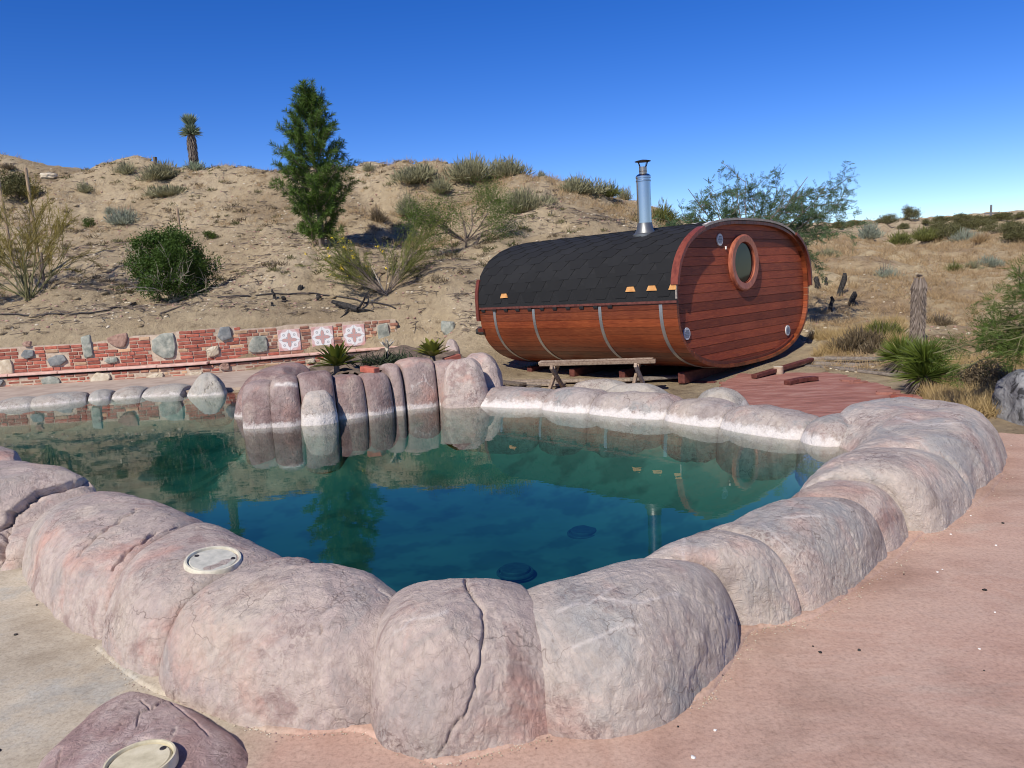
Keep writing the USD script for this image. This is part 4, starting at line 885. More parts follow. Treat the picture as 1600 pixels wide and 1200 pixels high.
# bent mouldings
sL = lambda a, u: _al[np.argmin((_px - a) ** 2 + (_pu - u) ** 2)]
bot0, bot1 = sL(.45, -.8), sL(3.55, -.8)
cab.part('bottom_moulding', strip(bot1, bot0, -.085, -.046, PROJ - .03, PROJ, 40), 'trim_wood', label='bent moulding along the foot of the end wall')
for s0, s1 in ((sL(.05, .2), sL(.72, .89)), (sL(3.5, .86), sL(4.0, .04))):
    cab.part('fascia_board', strip(s0, s1, -.005, .040, -.045, .055, 30), 'trim_wood', label='bent red board over the roof edge')
cab.part('fascia_board', strip(sL(.05, .2) - .55, sL(.05, .2) - .5, .01, .04, LEN - .05, LEN + .06, 3), 'trim_wood')
cab.part('fascia_board', strip(-.2, .42, .004, .035, LEN - .01, LEN + .05, 12), 'trim_wood')
# roof: felt, starter strip, shingle tabs with trapezoid toes laid in half offset courses
s_top = sL(AC, UC + HH)
s_end = sL(4.0, .02)
cab.part('roof_felt', strip(.0, s_end, .002, .008, -.012, LEN + .02, 90), 'roof_felt')
cab.part('felt_edge', strip(sL(.72, .89), sL(3.5, .86), .006, .036, -.016, .004, 60), 'felt_edge', label='frayed pale edge of roof felt over the end wall')
cab.part('felt_edge', strip(.02, sL(.05, .2), .006, .02, -.016, .002, 8), 'felt_edge')
cab.part('starter_strip', strip(.0, .17, .0085, .0125, -.014, LEN + .02, 6), 'roof_felt')
cab.part('eave_board', strip(-.03, .0, .002, .02, -.01, LEN + .02, 3), 'dark_red_board')
EXP, TW = 0.142, 0.318
GAPS = {0: (.03, .335, .655, 2.87)}
rs = np.random.default_rng(5)
def tab(l, s, w_top, w_toe, exp, row):
    q = [(l - w_toe / 2, s), (l + w_toe / 2, s), (l + w_top / 2, s + exp), (l + w_top / 2, s + exp * 1.35), (l - w_top / 2, s + exp * 1.35), (l - w_top / 2, s + exp)]
    q = [(min(max(a, -.014), LEN + .02), b) for a, b in q]
    if max(a for a, b in q) - min(a for a, b in q) < .02: return None
    lift = .0185 + rs.uniform(0, .003)
    offs = [lift, lift, .0155, .0135, .0135, .0155]
    top = []; bot = []
    for (a, b), o in zip(q, offs):
        A, U = prof(b, o); top.append(S(A, a, U))
        A, U = prof(b, o - .005); bot.append(S(A, a, U))
    v = np.array(top + bot)
    f = [[0, 2, 1], [0, 5, 2], [5, 3, 2], [5, 4, 3]]
    for i in range(6):
        j = (i + 1) % 6
        f += [[i, j, 6 + j], [i, 6 + j, 6 + i]]
    return v, np.array(f)
nrow = int((s_end - .05) / EXP)
for rw in range(nrow):
    s = .052 + rw * EXP
    off = TW / 2 if rw % 2 else 0
    for k in range(-1, 13):
        l = off + .175 + (k) * TW
        if rw == 0 and any(abs(l - g) < TW * .25 for g in (.49, .81, 2.75)): pass
        if l < -.1 or l > LEN + .1: continue
        m = tab(l, s, TW - .003, .155, EXP, rw)
        if m: cab.part('shingle', m, 'black_shingle')
for l in (.02, .335, .653, 2.88):
    w0, w1 = .15, .095
    sm = .052 + EXP
    q = [(max(l - w0 / 2, -.012), sm - .065), (l + w0 / 2, sm - .065), (l + w1 / 2, sm - .004), (max(l - w1 / 2, -.012), sm - .004)]
    v = [S(*[prof(b, .027)[0], a, prof(b, .027)[1]]) for a, b in q] + [S(*[prof(b, .010)[0], a, prof(b, .010)[1]]) for a, b in q]
    cab.part('bare_patch', (np.array(v), np.array([[0, 2, 1], [0, 3, 2], [0, 1, 5], [0, 5, 4], [1, 2, 6], [1, 6, 5], [2, 3, 7], [2, 7, 6], [3, 0, 4], [3, 4, 7]])), 'bare_wood', label='bare orange wood where a shingle tab is missing')
for l, s in ((.05, s_top - 1.12), (.09, s_top - .96), (.34, s_top - .88)):
    cab.part('tear', strip(s, s + .1, .021, .0235, l, l + .05, 4), 'white_chip', label='pale scuff on the roof edge')
for k in range(11):
    l = .95 + k * .235
    cab.part('eave_tooth', strip(-.065, -.03, .004, .02, l, l + .07, 2), 'black_shingle')
# metal bands
for l in (.2235, 1.158, 2.331, 3.11):
    cab.part('metal_band', strip(s_end + .02, PER - .046, .003, .008, l - .024, l + .024, 110), 'steel_band')
# window
wc, wu, wa, wb = 1.92, .435, .41, .385
def ell(a0, b0, a1, b1, l0, l1, t0, t1, k=16):
    t = np.linspace(t0, t1, k)
    rows = []
    for (A, B, l) in ((a0, b0, l1), (a0, b0, l0), (a1 - .02, b1 - .02, l0 - .006), (a1, b1, l0 + .008), (a1, b1, l1)):
        rows.append(S(wc + A * np.cos(t), np.full(k, l), wu + B * np.sin(t)))
    v = np.vstack(rows); f = []
    i = np.arange(k - 1)
    for r in range(4):
        p, q = r * k, (r + 1) * k
        f += [np.stack([p + i, p + i + 1, q + i + 1], 1), np.stack([p + i, q + i + 1, q + i], 1)]
    for e in (0, k - 1):
        f.append(np.array([[0 * k + e, k + e, 2 * k + e], [0 * k + e, 2 * k + e, 3 * k + e], [0 * k + e, 3 * k + e, 4 * k + e]]))
    return v, np.vstack(f)
win = cab.part('window', ell(.30, .285, wa, wb, PROJ - .045, PROJ, .35 + .004, .35 + np.pi / 2 - .004), 'window_frame_wood', 30)
for k in range(1, 4):
    cab.part('frame', ell(.30, .285, wa, wb, PROJ - .045, PROJ, .35 + k * np.pi / 2 + .004, .35 + (k + 1) * np.pi / 2 - .004), 'window_frame_wood', 30, parent=win)
cab.part('inner_ring', ell(.285, .27, .303, .288, PROJ - .02, PROJ, 0, 2 * np.pi, 48), 'trim_wood', 30, parent=win)
tt = np.linspace(0, 2 * np.pi, 48, endpoint=False)
v, f = prism(Polygon(np.stack([wc + .296 * np.cos(tt), wu + .281 * np.sin(tt)], 1)), 0, 1)
cab.part('pane', (S(v[:, 0], PROJ - .012 + .01 * v[:, 2], v[:, 1]), f[:, ::-1]), 'window_glass', parent=win)
# vents
for a, u in ((1.28, .745), (.37, -.424), (3.33, -.62)):
    def dsk(r, l0, l1, k=24):
        t = np.linspace(0, 2 * np.pi, k, endpoint=False)
        v, f = prism(Polygon(np.stack([a + r * np.cos(t), u + r * np.sin(t)], 1)), 0, 1)
        return S(v[:, 0], l0 + (l1 - l0) * v[:, 2], v[:, 1]), f[:, ::-1]
    vp = cab.part('vent', dsk(.078, PROJ - .014, PROJ), 'vent_plastic')
    for j in range(5):
        b = (j - 2) * .02
        hw = math.sqrt(.055 ** 2 - b * b)
        v, f = prism(sbox(a - hw, u + b - .006, a + hw, u + b + .006), 0, 1)
        cab.part('slot', (S(v[:, 0], PROJ - .0165 + .002 * v[:, 2], v[:, 1]), f[:, ::-1]), 'vent_slot_grey', parent=vp)
v, f = prism(sbox(1.50, .62, 1.515, .66), 0, 1)
cab.part('hook', (S(v[:, 0] - .07, PROJ - .02 + .02 * v[:, 2], v[:, 1]), f[:, ::-1]), 'white_chip')
# skids the barrel rests on
for l in (.35, 1.3, 2.2, 3.05):
    c = S(AC, l, -1.035)
    cab.part('cradle', bar(c, SEx * 1.35, SD * .05, SU * .075, .01), 'dark_red_board')
for a in (.95, 3.1):
    c = S(a, LEN / 2, -1.15)
    cab.part('skid', bar(c, SD * 1.72, SEx * .05, SU * .05, .01), 'dark_red_board')
# chimney
ca, cl = .80, .90
ch0 = S(ca, cl, prof(sL(ca, .98))[1] - .02)
def rev(pr, sides=32):
    m = trimesh.creation.revolve(np.array(pr), sections=sides)
    return np.array(m.vertices) + ch0, np.array(m.faces)
cab.part('chimney_flashing', rev([(.0, -.05), (.165, -.05), (.165, .012), (.14, .025), (.112, .08), (.097, .16), (.0, .16)]), 'flashing_metal', 30)
pipe = cab.part('chimney', rev([(0, .1), (.094, .1), (.094, .165), (.099, .165), (.099, .18), (.094, .18), (.094, .70), (.101, .705), (.101, .72), (.094, .725), (.094, .745), (.101, .75), (.101, .77), (.092, .785), (.07, .80), (0, .80)]), 'chimney_steel', 30)
cab.part('flue', rev([(0, .79), (.052, .79), (.052, .83), (.055, .835), (.052, .84), (.052, .895), (0, .895)]), 'warm_steel', 30, parent=pipe)
for k in range(4):
    an = k * np.pi / 2 + .5
    d = np.array([math.cos(an), math.sin(an), 0])
    cab.part('strut', tube([ch0 + d * .05 + (0, 0, .885), ch0 + d * .085 + (0, 0, .965)], .006, 6), 'cap_metal', parent=pipe)
cab.part('rain_cap', rev([(0, .955), (.105, .962), (.108, .968), (.06, .98), (0, .99)]), 'cap_metal', 40, parent=pipe)
# ---------------------------------------------------------------- bench
b0, b1 = np.array([.33, 9.76, .30]), np.array([1.75, 9.38, .30])
bd = unit(b1 - b0); bn = np.array([-bd[1], bd[0], 0]); zz = np.array([0, 0, 1.0])
gzb = -.14
bt = Thing('bench', [*(b0 + b1)[:2] / 2, gzb], 'weathered wooden plank bench with crossed legs beside the barrel cabin', 'bench')
ln = np.linalg.norm(b1 - b0)
r_ = np.random.default_rng(3)
for k in range(2):
    c = (b0 + b1) / 2 + bn * (.075 + k * .155) - zz * .02
    bt.part('seat_plank', bar(c + bd * r_.normal(0, .012), bd * ln / 2, bn * .074, zz * .021, .006, .004, r_), 'weathered_wood', label='split grey plank of the seat')
for s in (.14, .86):
    c = b0 + bd * ln * s + bn * .15
    for sg in (-1, 1):
        p, q = c + bn * sg * .27 + bd * sg * .05 + zz * (gzb - .3), c - bn * sg * .20 - bd * sg * .03 - zz * .045
        ax = (q - p) / 2
        side = unit(np.cross(ax, bd))
        bt.part('leg', bar((p + q) / 2 + bd * sg * .022, ax, side * .032, bd * .019, .004), 'weathered_wood')
    bt.part('cleat', bar(c - zz * .058, bn * .15, bd * .03, zz * .017, .004), 'weathered_wood')

# ---------------------------------------------------------------- brick walls
WA, WB = atY(-60, 590, 13.30), atY(300, 570, 13.36)
WC = atY(625, 541, 14.45)
def wall_y(px):
    return float(np.interp(px, [-60, 300, 625], [13.30, 13.42, 14.45]))
wx = np.linspace(-60, 628, 60)
wp = np.array([atY(x, 560, wall_y(x))[:2] for x in wx])
wl = np.concatenate([[0], np.cumsum(np.linalg.norm(np.diff(wp, axis=0), axis=1))])
WLEN = wl[-1]
def wpt(t, v, out=0.0):
    x, y = np.interp(t, wl, wp[:, 0]), np.interp(t, wl, wp[:, 1])
    e = .05
    d = unit(np.array([np.interp(t + e, wl, wp[:, 0]) - np.interp(t - e, wl, wp[:, 0]), np.interp(t + e, wl, wp[:, 1]) - np.interp(t - e, wl, wp[:, 1])]))
    nrm = np.array([d[1], -d[0]])
    return np.array([x + nrm[0] * out, y + nrm[1] * out, v]), np.array([*d, 0]), np.array([*nrm, 0])
def wall_tv(px, py):
    """wall coordinates of a pixel"""
    Y = wall_y(px); P = atY(px, py, Y)
    t = float(np.interp(px, wx, wl))
    return t, P[2]
LEDGE = .245
TOPS = [(-60, .70), (60, .70), (132, .69), (165, .72), (205, .72), (207, .77), (236, .77), (240, .76), (278, .80), (380, .82), (382, .76), (450, .76), (452, .78), (628, .74)]
top_at = lambda t: float(np.interp(np.interp(t, wl, wx), [a for a, _ in TOPS], [b for _, b in TOPS]))
PITCH_B = .0615
STONES = [(8, 573, 22, 24, 'buff_stone', 8, 'upper'), (44, 553, 22, 14, 'slate_stone', 5, 'upper'), (90, 563, 34, 17, 'slate_stone', 6, 'upper'), (139, 541, 16, 36, 'green_grey_stone', 4, 'upper'), (188, 532, 32, 22, 'rough_red_stone', 7, 'upper'),
          (174, 563, 25, 10, 'green_grey_stone', 5, 'upper'), (259, 540, 40, 42, 'green_grey_stone', 7, 'upper'), (354, 522, 23, 22, 'slate_stone', 5, 'upper'), (334, 549, 19, 17, 'buff_stone', 6, 'upper'), (405, 538, 29, 26, 'green_grey_stone', 9, 'upper'),
          (603, 521, 21, 32, 'green_grey_stone', 4, 'upper'), (46, 537, 13, 9, 'rough_red_stone', 7, 'upper'), (484, 563, 14, 8, 'buff_stone', 7, 'lower'),
          (82, 594, 28, 16, 'green_grey_stone', 7, 'lower'), (28, 609, 18, 13, 'green_grey_stone', 8, 'lower'), (160, 590, 33, 21, 'buff_stone', 6, 'lower'), (245, 589, 26, 16, 'buff_stone', 7, 'lower'), (305, 585, 18, 10, 'buff_stone', 7, 'lower'),
          (350, 571, 14, 11, 'rough_red_stone', 7, 'lower'), (3, 596, 12, 8, 'slate_stone', 6, 'lower')]
TILES = [(455, 531), (507, 526.5), (556.5, 523.5)]
blk = []
for x, y, w, h, *_ in STONES:
    t, v = wall_tv(x, y); s = wall_y(x) / FPX * 1.02
    blk.append((t - w * s / 2, t + w * s / 2, v - h * s / 2, v + h * s / 2))
for x, y in TILES:
    t, v = wall_tv(x, y); s = wall_y(x) / FPX
    blk.append((t - 17 * s, t + 17 * s, v - 17.5 * s, v + 17.5 * s))
up = Thing('brick_wall', wpt(WLEN / 2, LEDGE)[0], 'low red brick retaining wall set with stones and patterned tiles below the hillside', 'wall')
lo = Thing('brick_plinth', wpt(WLEN / 2, 0, .16)[0], 'worn brick plinth with a pink ledge under the tiled brick wall', 'wall')
def bandmesh(v0, v1, o0, o1, topf=None):
    vs = []; n = len(wl)
    for i, t in enumerate(wl):
        tv = topf(t) if topf else v1
        for (o, v) in ((o0, v0), (o1, v0), (o1, tv), (o0, tv)):
            vs.append(wpt(min(max(t, .06), WLEN - .06), v, o)[0])
    f = []
    for i in range(n - 1):
        a, b = 4 * i, 4 * i + 4
        for k in range(4):
            f.append([a + k, b + k, b + (k + 1) % 4, a + (k + 1) % 4])
    e = 4 * (n - 1)
    f += [[0, 1, 2, 3], [e, e + 3, e + 2, e + 1]]
    return np.array(vs), np.array(f)
up.part('mortar_bed', bandmesh(LEDGE - .05, 0, -.14, -.006, lambda t: top_at(t) - .01), 'mortar')
lo.part('mortar_bed', bandmesh(-.25, LEDGE - .075, -.2, .137), 'mortar')
for i in range(9):
    a, b = WLEN * i / 9 + .004, WLEN * (i + 1) / 9 - .004
    P0, d, nn = wpt((a + b) / 2, LEDGE - .022, .075)
    d = unit(wpt(b, 0)[0] - wpt(a, 0)[0])
    nn = np.array([d[1], -d[0], 0])
    lo.part('ledge_slab', bar(P0 + nn * .015, d * (b - a) / 2, nn * .10, zz * .021, .008), 'ledge_pink')
rb = np.random.default_rng(12)
nb_up = nb_lo = 0
def lay(thing, v0, vtop, off, t_start, tmax, worn=0.0):
    cnt = 0
    v, row = v0, 0
    while v < vtop + .3:
        t = t_start + (0 if row % 2 else -.115) + rb.uniform(-.03, .03)
        while t < tmax:
            px = float(np.interp(t, wl, wx))
            old = px > 385 or worn
            w = rb.choice([.215, .215, .215, .105]) if not old else rb.choice([.215, .19, .14, .10])
            a, b = t, t + w
            t = b + .013 + (rb.uniform(0, .012) if old else 0)
            m = (a + b) / 2
            tp = top_at(min(m, WLEN)) if vtop > .5 else vtop
            if v + PITCH_B > tp + .012 or b > WLEN: continue
            # clip against embedded stones
            for (s0, s1, w0, w1) in blk:
                if v + .052 > w0 + .004 and v + .004 < w1 - .004:
                    if a < s0 < b: b = s0 - .006
                    elif a < s1 < b: a = s1 + .006
                    elif s0 <= a and b <= s1: b = a
            if b - a < .045: continue
            if worn and rb.random() < .10: continue
            mat_ = ('old_brick' if rb.random() < .72 else ('tan_brick' if rb.random() < .6 else 'red_brick')) if old else ('red_brick' if rb.random() < .93 else 'tan_brick')
            if worn and px < 200: mat_ = 'red_brick' if rb.random() < .55 else mat_
            P0, d, nn = wpt((a + b) / 2, v + .026, off + rb.normal(0, .004))
            d = unit(d + zz * rb.normal(0, .012))
            u = np.cross(nn, d); u = u if u[2] > 0 else -u
            thing.part('brick', bar(P0 - nn * .045, d * (b - a) / 2, nn * .05, u * (.0255 if not worn else .024) * rb.uniform(.94, 1.02), .006 if not worn else .009, .012, rb), mat_)
            cnt += 1
        v += PITCH_B; row += 1
    return cnt
nb_up = lay(up, LEDGE + .004, .7, 0.0, .07, WLEN - .05)
nb_lo = lay(lo, -.06, LEDGE - .05, .14, .02, float(np.interp(520, wx, wl)), .3)
print('bricks', nb_up, nb_lo)
def blob(w, h, dth, sides, r):
    """a squarish field stone lying in the wall: outline, pillowed face"""
    a = np.sort(np.linspace(0, 2 * np.pi, sides, endpoint=False) + r.uniform(-.25, .25, sides)) + np.pi / 4
    R = np.array([1 / max(abs(math.cos(t)), abs(math.sin(t))) for t in a]) * r.uniform(.82, 1.0, sides)
    p = Polygon(np.stack([np.cos(a) * R * w / 2, np.sin(a) * R * h / 2], 1)).buffer(-.012).buffer(.012)
    t = np.linspace(0, 1, 28, endpoint=False)
    ring = np.array([p.exterior.interpolate(q, True).coords[0] for q in t])
    lay = [ring, ring, ring * .93, ring * .6]
    hh = [-dth, dth * .5, dth * .85, dth]
    vs = np.vstack([np.column_stack([l, np.full(28, z)]) for l, z in zip(lay, hh)] + [[[0, 0, dth * 1.03]]])
    vs[28:, 2] += r.normal(0, .004, len(vs) - 28)
    f = []
    for k in range(3):
        for i in range(28):
            j = (i + 1) % 28
            f += [[k * 28 + i, k * 28 + j, k * 28 + 28 + j], [k * 28 + i, k * 28 + 28 + j, k * 28 + 28 + i]]
    f += [[84 + i, 84 + (i + 1) % 28, 112] for i in range(28)]
    return vs, np.array(f)
for x, y, w, h, mt, sd, which in STONES:
    t, v = wall_tv(x, y); s = wall_y(x) / FPX
    if which == 'lower': t, v = t, v
    P0, d, nn = wpt(t, v, .012 if which == 'upper' else .155)
    vs, f = blob(w * s * 1.05, h * s * 1.06, .028, sd, np.random.default_rng(int(x * 7 + 1)))
    vs = P0 + vs[:, :1] * d + vs[:, 1:2] * zz + vs[:, 2:] * nn
    (up if which == 'upper' else lo).part('stone', (vs, f), mt, 40, label=f'{mt.replace("_", " ")} set among the bricks'.replace('stone set', 'stone set'))
# patterned tiles: pink corner squares, white lobed ring, pink flower cross, printed flat
for x, y in TILES:
    t, v = wall_tv(x, y); s = wall_y(x) / FPX; hs = 16.6 * s
    P0, d, nn = wpt(t, v, .014)
    def flatp(poly, o):
        vf = prism(poly, 0, .0012)
        q = vf[0]
        return P0 + q[:, :1] * d + q[:, 1:2] * zz + (q[:, 2:] + o) * nn, vf[1]
    tl = up.part('patterned_tile', bar(P0 - nn * .012, d * hs, zz * hs, nn * .012, .003), 'tile_pale_pink', label='square pink and white patterned tile')
    for sx in (-1, 1):
        for sy in (-1, 1):
            up.part('corner_print', flatp(Polygon([(sx * hs * .97, sy * hs * .97), (sx * hs * .97, sy * hs * .52), (sx * hs * .52, sy * hs * .97)]).buffer(0), .0006), 'tile_pink', parent=tl)
    an = np.linspace(0, 2 * np.pi, 96, endpoint=False)
    ringo = Polygon(np.stack([np.cos(an) * hs * (.90 + .07 * np.cos(8 * an)), np.sin(an) * hs * (.90 + .07 * np.cos(8 * an))], 1)).intersection(sbox(-hs * .97, -hs * .97, hs * .97, hs * .97))
    up.part('white_print', flatp(ringo, .0012), 'tile_white', parent=tl)
    def petals(r0, k, ph, fat):
        ps = []
        for q in range(k):
            a = ph + q * 2 * np.pi / k
            tt = np.linspace(0, 2 * np.pi, 24, endpoint=False)
            lx = r0 * .5 + r0 * .5 * np.cos(tt); ly = r0 * fat * np.sin(tt)
            ps.append(Polygon(np.stack([lx * math.cos(a) - ly * math.sin(a), lx * math.sin(a) + ly * math.cos(a)], 1)))
        return shapely.union_all(ps)
    g = petals(hs * .40, 4, np.pi / 4, .16).union(petals(hs * .70, 4, 0, .25))
    up.part('grey_print', flatp(g, .0018), 'tile_grey', parent=tl)
    up.part('flower_print', flatp(petals(hs * .66, 4, 0, .21), .0026), 'tile_pink', parent=tl)
    for k in range(4):
        a = np.pi / 4 + k * np.pi / 2
        up.part('ring_print', flatp(Point(math.cos(a) * hs * .68, math.sin(a) * hs * .68).buffer(hs * .115).difference(Point(math.cos(a) * hs * .68, math.sin(a) * hs * .68).buffer(hs * .05)), .0024), 'tile_grey', parent=tl)
    for ang in (0, 1):
        q = sbox(-hs, -.0025, hs, .0025) if ang else sbox(-.0025, -hs, .0025, hs)
        up.part('tile_joint', flatp(q, .0034), 'tile_grey', parent=tl)

# ---------------------------------------------------------------- red slab, boards, loose things near the cabin
rr = np.random.default_rng(21)
sl = np.array([(2.7, 9.75), (3.45, 10.95), (4.05, 10.72), (4.3, 9.75), (4.34, 9.0), (4.30, 8.3), (4.22, 7.75), (4.08, 7.40), (3.6, 7.0), (2.6, 7.2), (2.2, 8.4)])
rp = Polygon(sl).buffer(-.05).buffer(.05)
rg = np.array([rp.exterior.interpolate(q, True).coords[0] for q in np.linspace(0, 1, 140, endpoint=False)])
rg += rr.normal(0, .028, rg.shape)
put('red_slab', prism(Polygon(rg).buffer(0), -.3, -.088), 'red_concrete', kind='structure')
for i in range(9):
    c = np.array([4.1 + rr.uniform(-.15, .15), 8.3 + rr.uniform(-.55, 1.2)])
    a = np.sort(rr.uniform(0, 2 * np.pi, 7))
    p = Polygon(np.stack([c[0] + np.cos(a) * rr.uniform(.03, .12), c[1] + np.sin(a) * rr.uniform(.04, .14)], 1)).buffer(0)
    if p.area > .001 and p.geom_type == 'Polygon':
        put('concrete_flake', prism(p, -.087, -.07 + rr.uniform(0, .012)), 'red_concrete', label='broken flake lying at the crumbling edge of the red slab', cat='flake', group='flakes broken off the red slab')
def plank(name, p, q, w, h, mt, label, cat='board', group=None):
    p, q = np.asarray(p, float), np.asarray(q, float)
    ax = (q - p) / 2; sd = unit(np.cross(ax, zz))
    put(name, bar((p + q) / 2, ax, sd * w / 2, unit(np.cross(sd, ax)) * h / 2, min(w, h) * .12), mt, False, label=label, cat=cat, group=group)
plank('red_board', (3.16, 9.92, -.055), (4.28, 10.85, .0), .085, .05, 'dark_red_board', 'long dark red board propped on the short log beside the cabin')
m_ = [np.array([3.36, 9.28, -.06]), np.array([3.50, 9.36, -.052]), np.array([3.66, 9.44, -.05]), np.array([3.80, 9.48, -.056])]
put('bent_board', join([bar((m_[i] + m_[i + 1]) / 2, (m_[i + 1] - m_[i]) * .505, unit(np.cross(m_[i + 1] - m_[i], zz)) * .05, zz * .026, .005) for i in range(3)]), 'dark_red_board', False, label='short curved dark red board lying on the red slab', cat='board')
lg = at(1216, 583, -.08)
tl_ = Thing('short_log', lg - (0, 0, .02), 'short pale cut log standing beside the cabin end', 'log')
tl_.part('bark', tube([lg - (0, 0, .03), lg + (0, 0, .05), lg + (0, 0, .085)], [.068, .07, .066], 16), 'log_wood', 40)
tl_.part('cut_face', disc(lg + (0, 0, .085), .064, .004, 20), 'buff_stone')
BD = [((4.35, 11.15, -.02), (5.25, 10.55, -.02), .09, .035, 'uppermost grey board in the pile right of the cabin'), ((4.25, 10.95, -.055), (4.95, 10.2, -.05), .10, .035, 'grey board in the middle of the pile right of the cabin'),
      ((4.15, 10.75, -.07), (4.72, 9.85, -.06), .10, .03, 'grey board of the pile nearest the red slab'), ((4.45, 10.8, .015), (5.1, 10.4, .012), .07, .04, 'narrow grey board lying across the board pile'), ((4.4, 10.3, -.065), (4.75, 9.35, -.06), .07, .03, 'grey board pointing towards the spiky yucca')]
for p, q, w, h, lab in BD:
    plank('grey_board', p, q, w, h, 'grey_board', lab, group='boards lying right of the cabin')
plank('grey_board', (5.2, 12.7, .06), (5.75, 11.1, .02), .05, .03, 'grey_board', 'thin grey board in the grass behind the cabin corner', group='boards lying right of the cabin')
# timber platform under the barrel: grey boards that show along its front and at the left
pf = Thing('timber_platform', S(AC, LEN / 2, -1.3), 'weathered grey board platform the barrel cabin stands on', 'platform')
for i in range(17):
    l = -.35 + i * .275
    c0, c1 = S(-.32 + rr.uniform(-.25, .15), l, -1.0), S(4.15 + rr.uniform(-.2, .25), l, -1.0)
    zc = -.205 + .006 * (i % 3)
    c0[2] = c1[2] = zc + .0
    c0 = np.array(c0); c1 = np.array(c1)
    ax = (c1 - c0) / 2; sd = unit(np.cross(ax, zz))
    pf.part('board', bar((c0 + c1) / 2 + zz * .02, ax, sd * .128, zz * .022, .005), 'grey_board')
for i, (p, q) in enumerate([((778, 572), (838, 566)), ((786, 580), (880, 577)), ((800, 590), (1000, 583)), ((985, 592), (1065, 588)), ((770, 560), (815, 562))]):
    a, b = at(*p, -.06), at(*q, -.06)
    a[1] = min(a[1], 11.8); b[1] = min(b[1], 11.8)
    a = atY(*p, min(at(*p, -.06)[1], 10.9)); b = atY(*q, min(at(*q, -.06)[1], 10.4))
    a[2], b[2] = -.10 + .012 * i, -.10 + .012 * i
    plank('old_plank', a, b, .14, .035, 'grey_board', ['grey plank poking out from under the left end of the cabin', 'grey plank behind the planter end beside the weed', 'long grey plank lying behind the bench legs', 'grey plank right of the bench under the cabin corner', 'topmost grey plank left of the cabin foot'][i], group='planks lying before the cabin')
# loose bricks
def loose(c, yaw, label, tiltv=0.0):
    d = np.array([math.cos(yaw), math.sin(yaw), tiltv]); d = unit(d); s = unit(np.cross(zz, d)); u = np.cross(d, s)
    put('loose_brick', bar(c, d * .105, s * .05, u * .032, .006), 'red_brick', False, label=label, cat='brick')
_v = STONES_BUILT['planter4'][0]
_q = _v[_v[:, 2] > _v[:, 2].max() - .02].mean(0)
loose(np.array([_q[0] - .02, _q[1] + .02, _v[:, 2].max() + .024]), -.55, 'loose red brick lying on top of the planter rocks', -.1)
loose(at(1409, 622, -.05), -.5, 'loose red brick at the foot of the spiky yucca', .0)
loose(at(706, 560, .47), .5, 'red brick half hidden beside the pale rosette plant', .15)
# stones on the hill
def rock(c, r, mt, label, sd, flatn=.7):
    m = trimesh.creation.icosphere(3)
    v = np.array(m.vertices)
    v = np.sign(v) * np.abs(v) ** .75
    d = 1 + (meshkit.fbm(v * 1.3 + sd, 3, sd) - .5) * .75
    v = v * d[:, None] * np.array(r)
    put('stone', (v + c, np.array(m.faces)), mt, 25, label=label, cat='stone')
h = hill(701, 518); rock(h + (0, 0, .06), (.13, .12, .14), 'green_grey_stone', 'pale squarish stone on the slope right of the brick wall', 4)
h = hill(77, 278); rock(h + (0, 0, .05), (.22, .2, .10), 'buff_stone', 'white stone high on the slope left of the stakes', 6)
h = hill(133, 289); rock(h, (.07, .08, .06), 'buff_stone', 'small pale stone high on the left slope', 9)
h = hill(665, 522); rock(np.array(hill(752, 520)) + (0, 0, .03), (.09, .09, .08), 'charcoal', 'small dark stone against the left end of the cabin', 5)
cg = at(1592, 640, .0)
rock(at(1640, 664, -.12) + (.06, .3, .10), (.27, .32, .36), 'veined_grey_rock', 'big grey boulder at the right photo edge under the feathery branch', 17)
# ---------------------------------------------------------------- vegetation
def grow(r, p, d, length, rad, depth, spread, upw, kids=(2, 4), shrink=.68, curv=.25, segs=5, start=.25, out=None, droop=0.0):
    """branches: list of (points, radii, depth)"""
    if out is None: out = []
    pts = [np.asarray(p, float)]; d = unit(d)
    for i in range(segs):
        d = unit(d + r.normal(0, curv / segs * 2, 3) + np.array([0, 0, upw / segs]) - np.array([0, 0, droop / segs]) * (i / segs))
        pts.append(pts[-1] + d * length / segs)
    pts = np.array(pts)
    rads = np.linspace(rad, rad * .55, len(pts))
    out.append((pts, rads, depth))
    if depth > 0:
        n = r.integers(kids[0], kids[1] + 1)
        for k in range(n):
            u = start + (1 - start) * (k + r.uniform(.2, 1)) / n
            u = min(u, 1.0) * (len(pts) - 1)
            i = min(int(u), len(pts) - 2)
            q = pts[i] + (pts[i + 1] - pts[i]) * (u - i)
            t = unit(pts[i + 1] - pts[i])
            sd = unit(np.cross(t, r.normal(size=3)))
            nd = unit(t * math.cos(spread) + sd * math.sin(spread) * r.uniform(.7, 1.2))
            grow(r, q, nd, length * shrink * r.uniform(.75, 1.2), rads[i] * .62, depth - 1, spread, upw, kids, shrink, curv, segs, start * .8, out, droop)
    return out
def wood(br, minr=0.0, sides=5):
    return join([tube(p, np.maximum(a, minr), sides if a[0] > .008 else 3, False) for p, a, d in br])
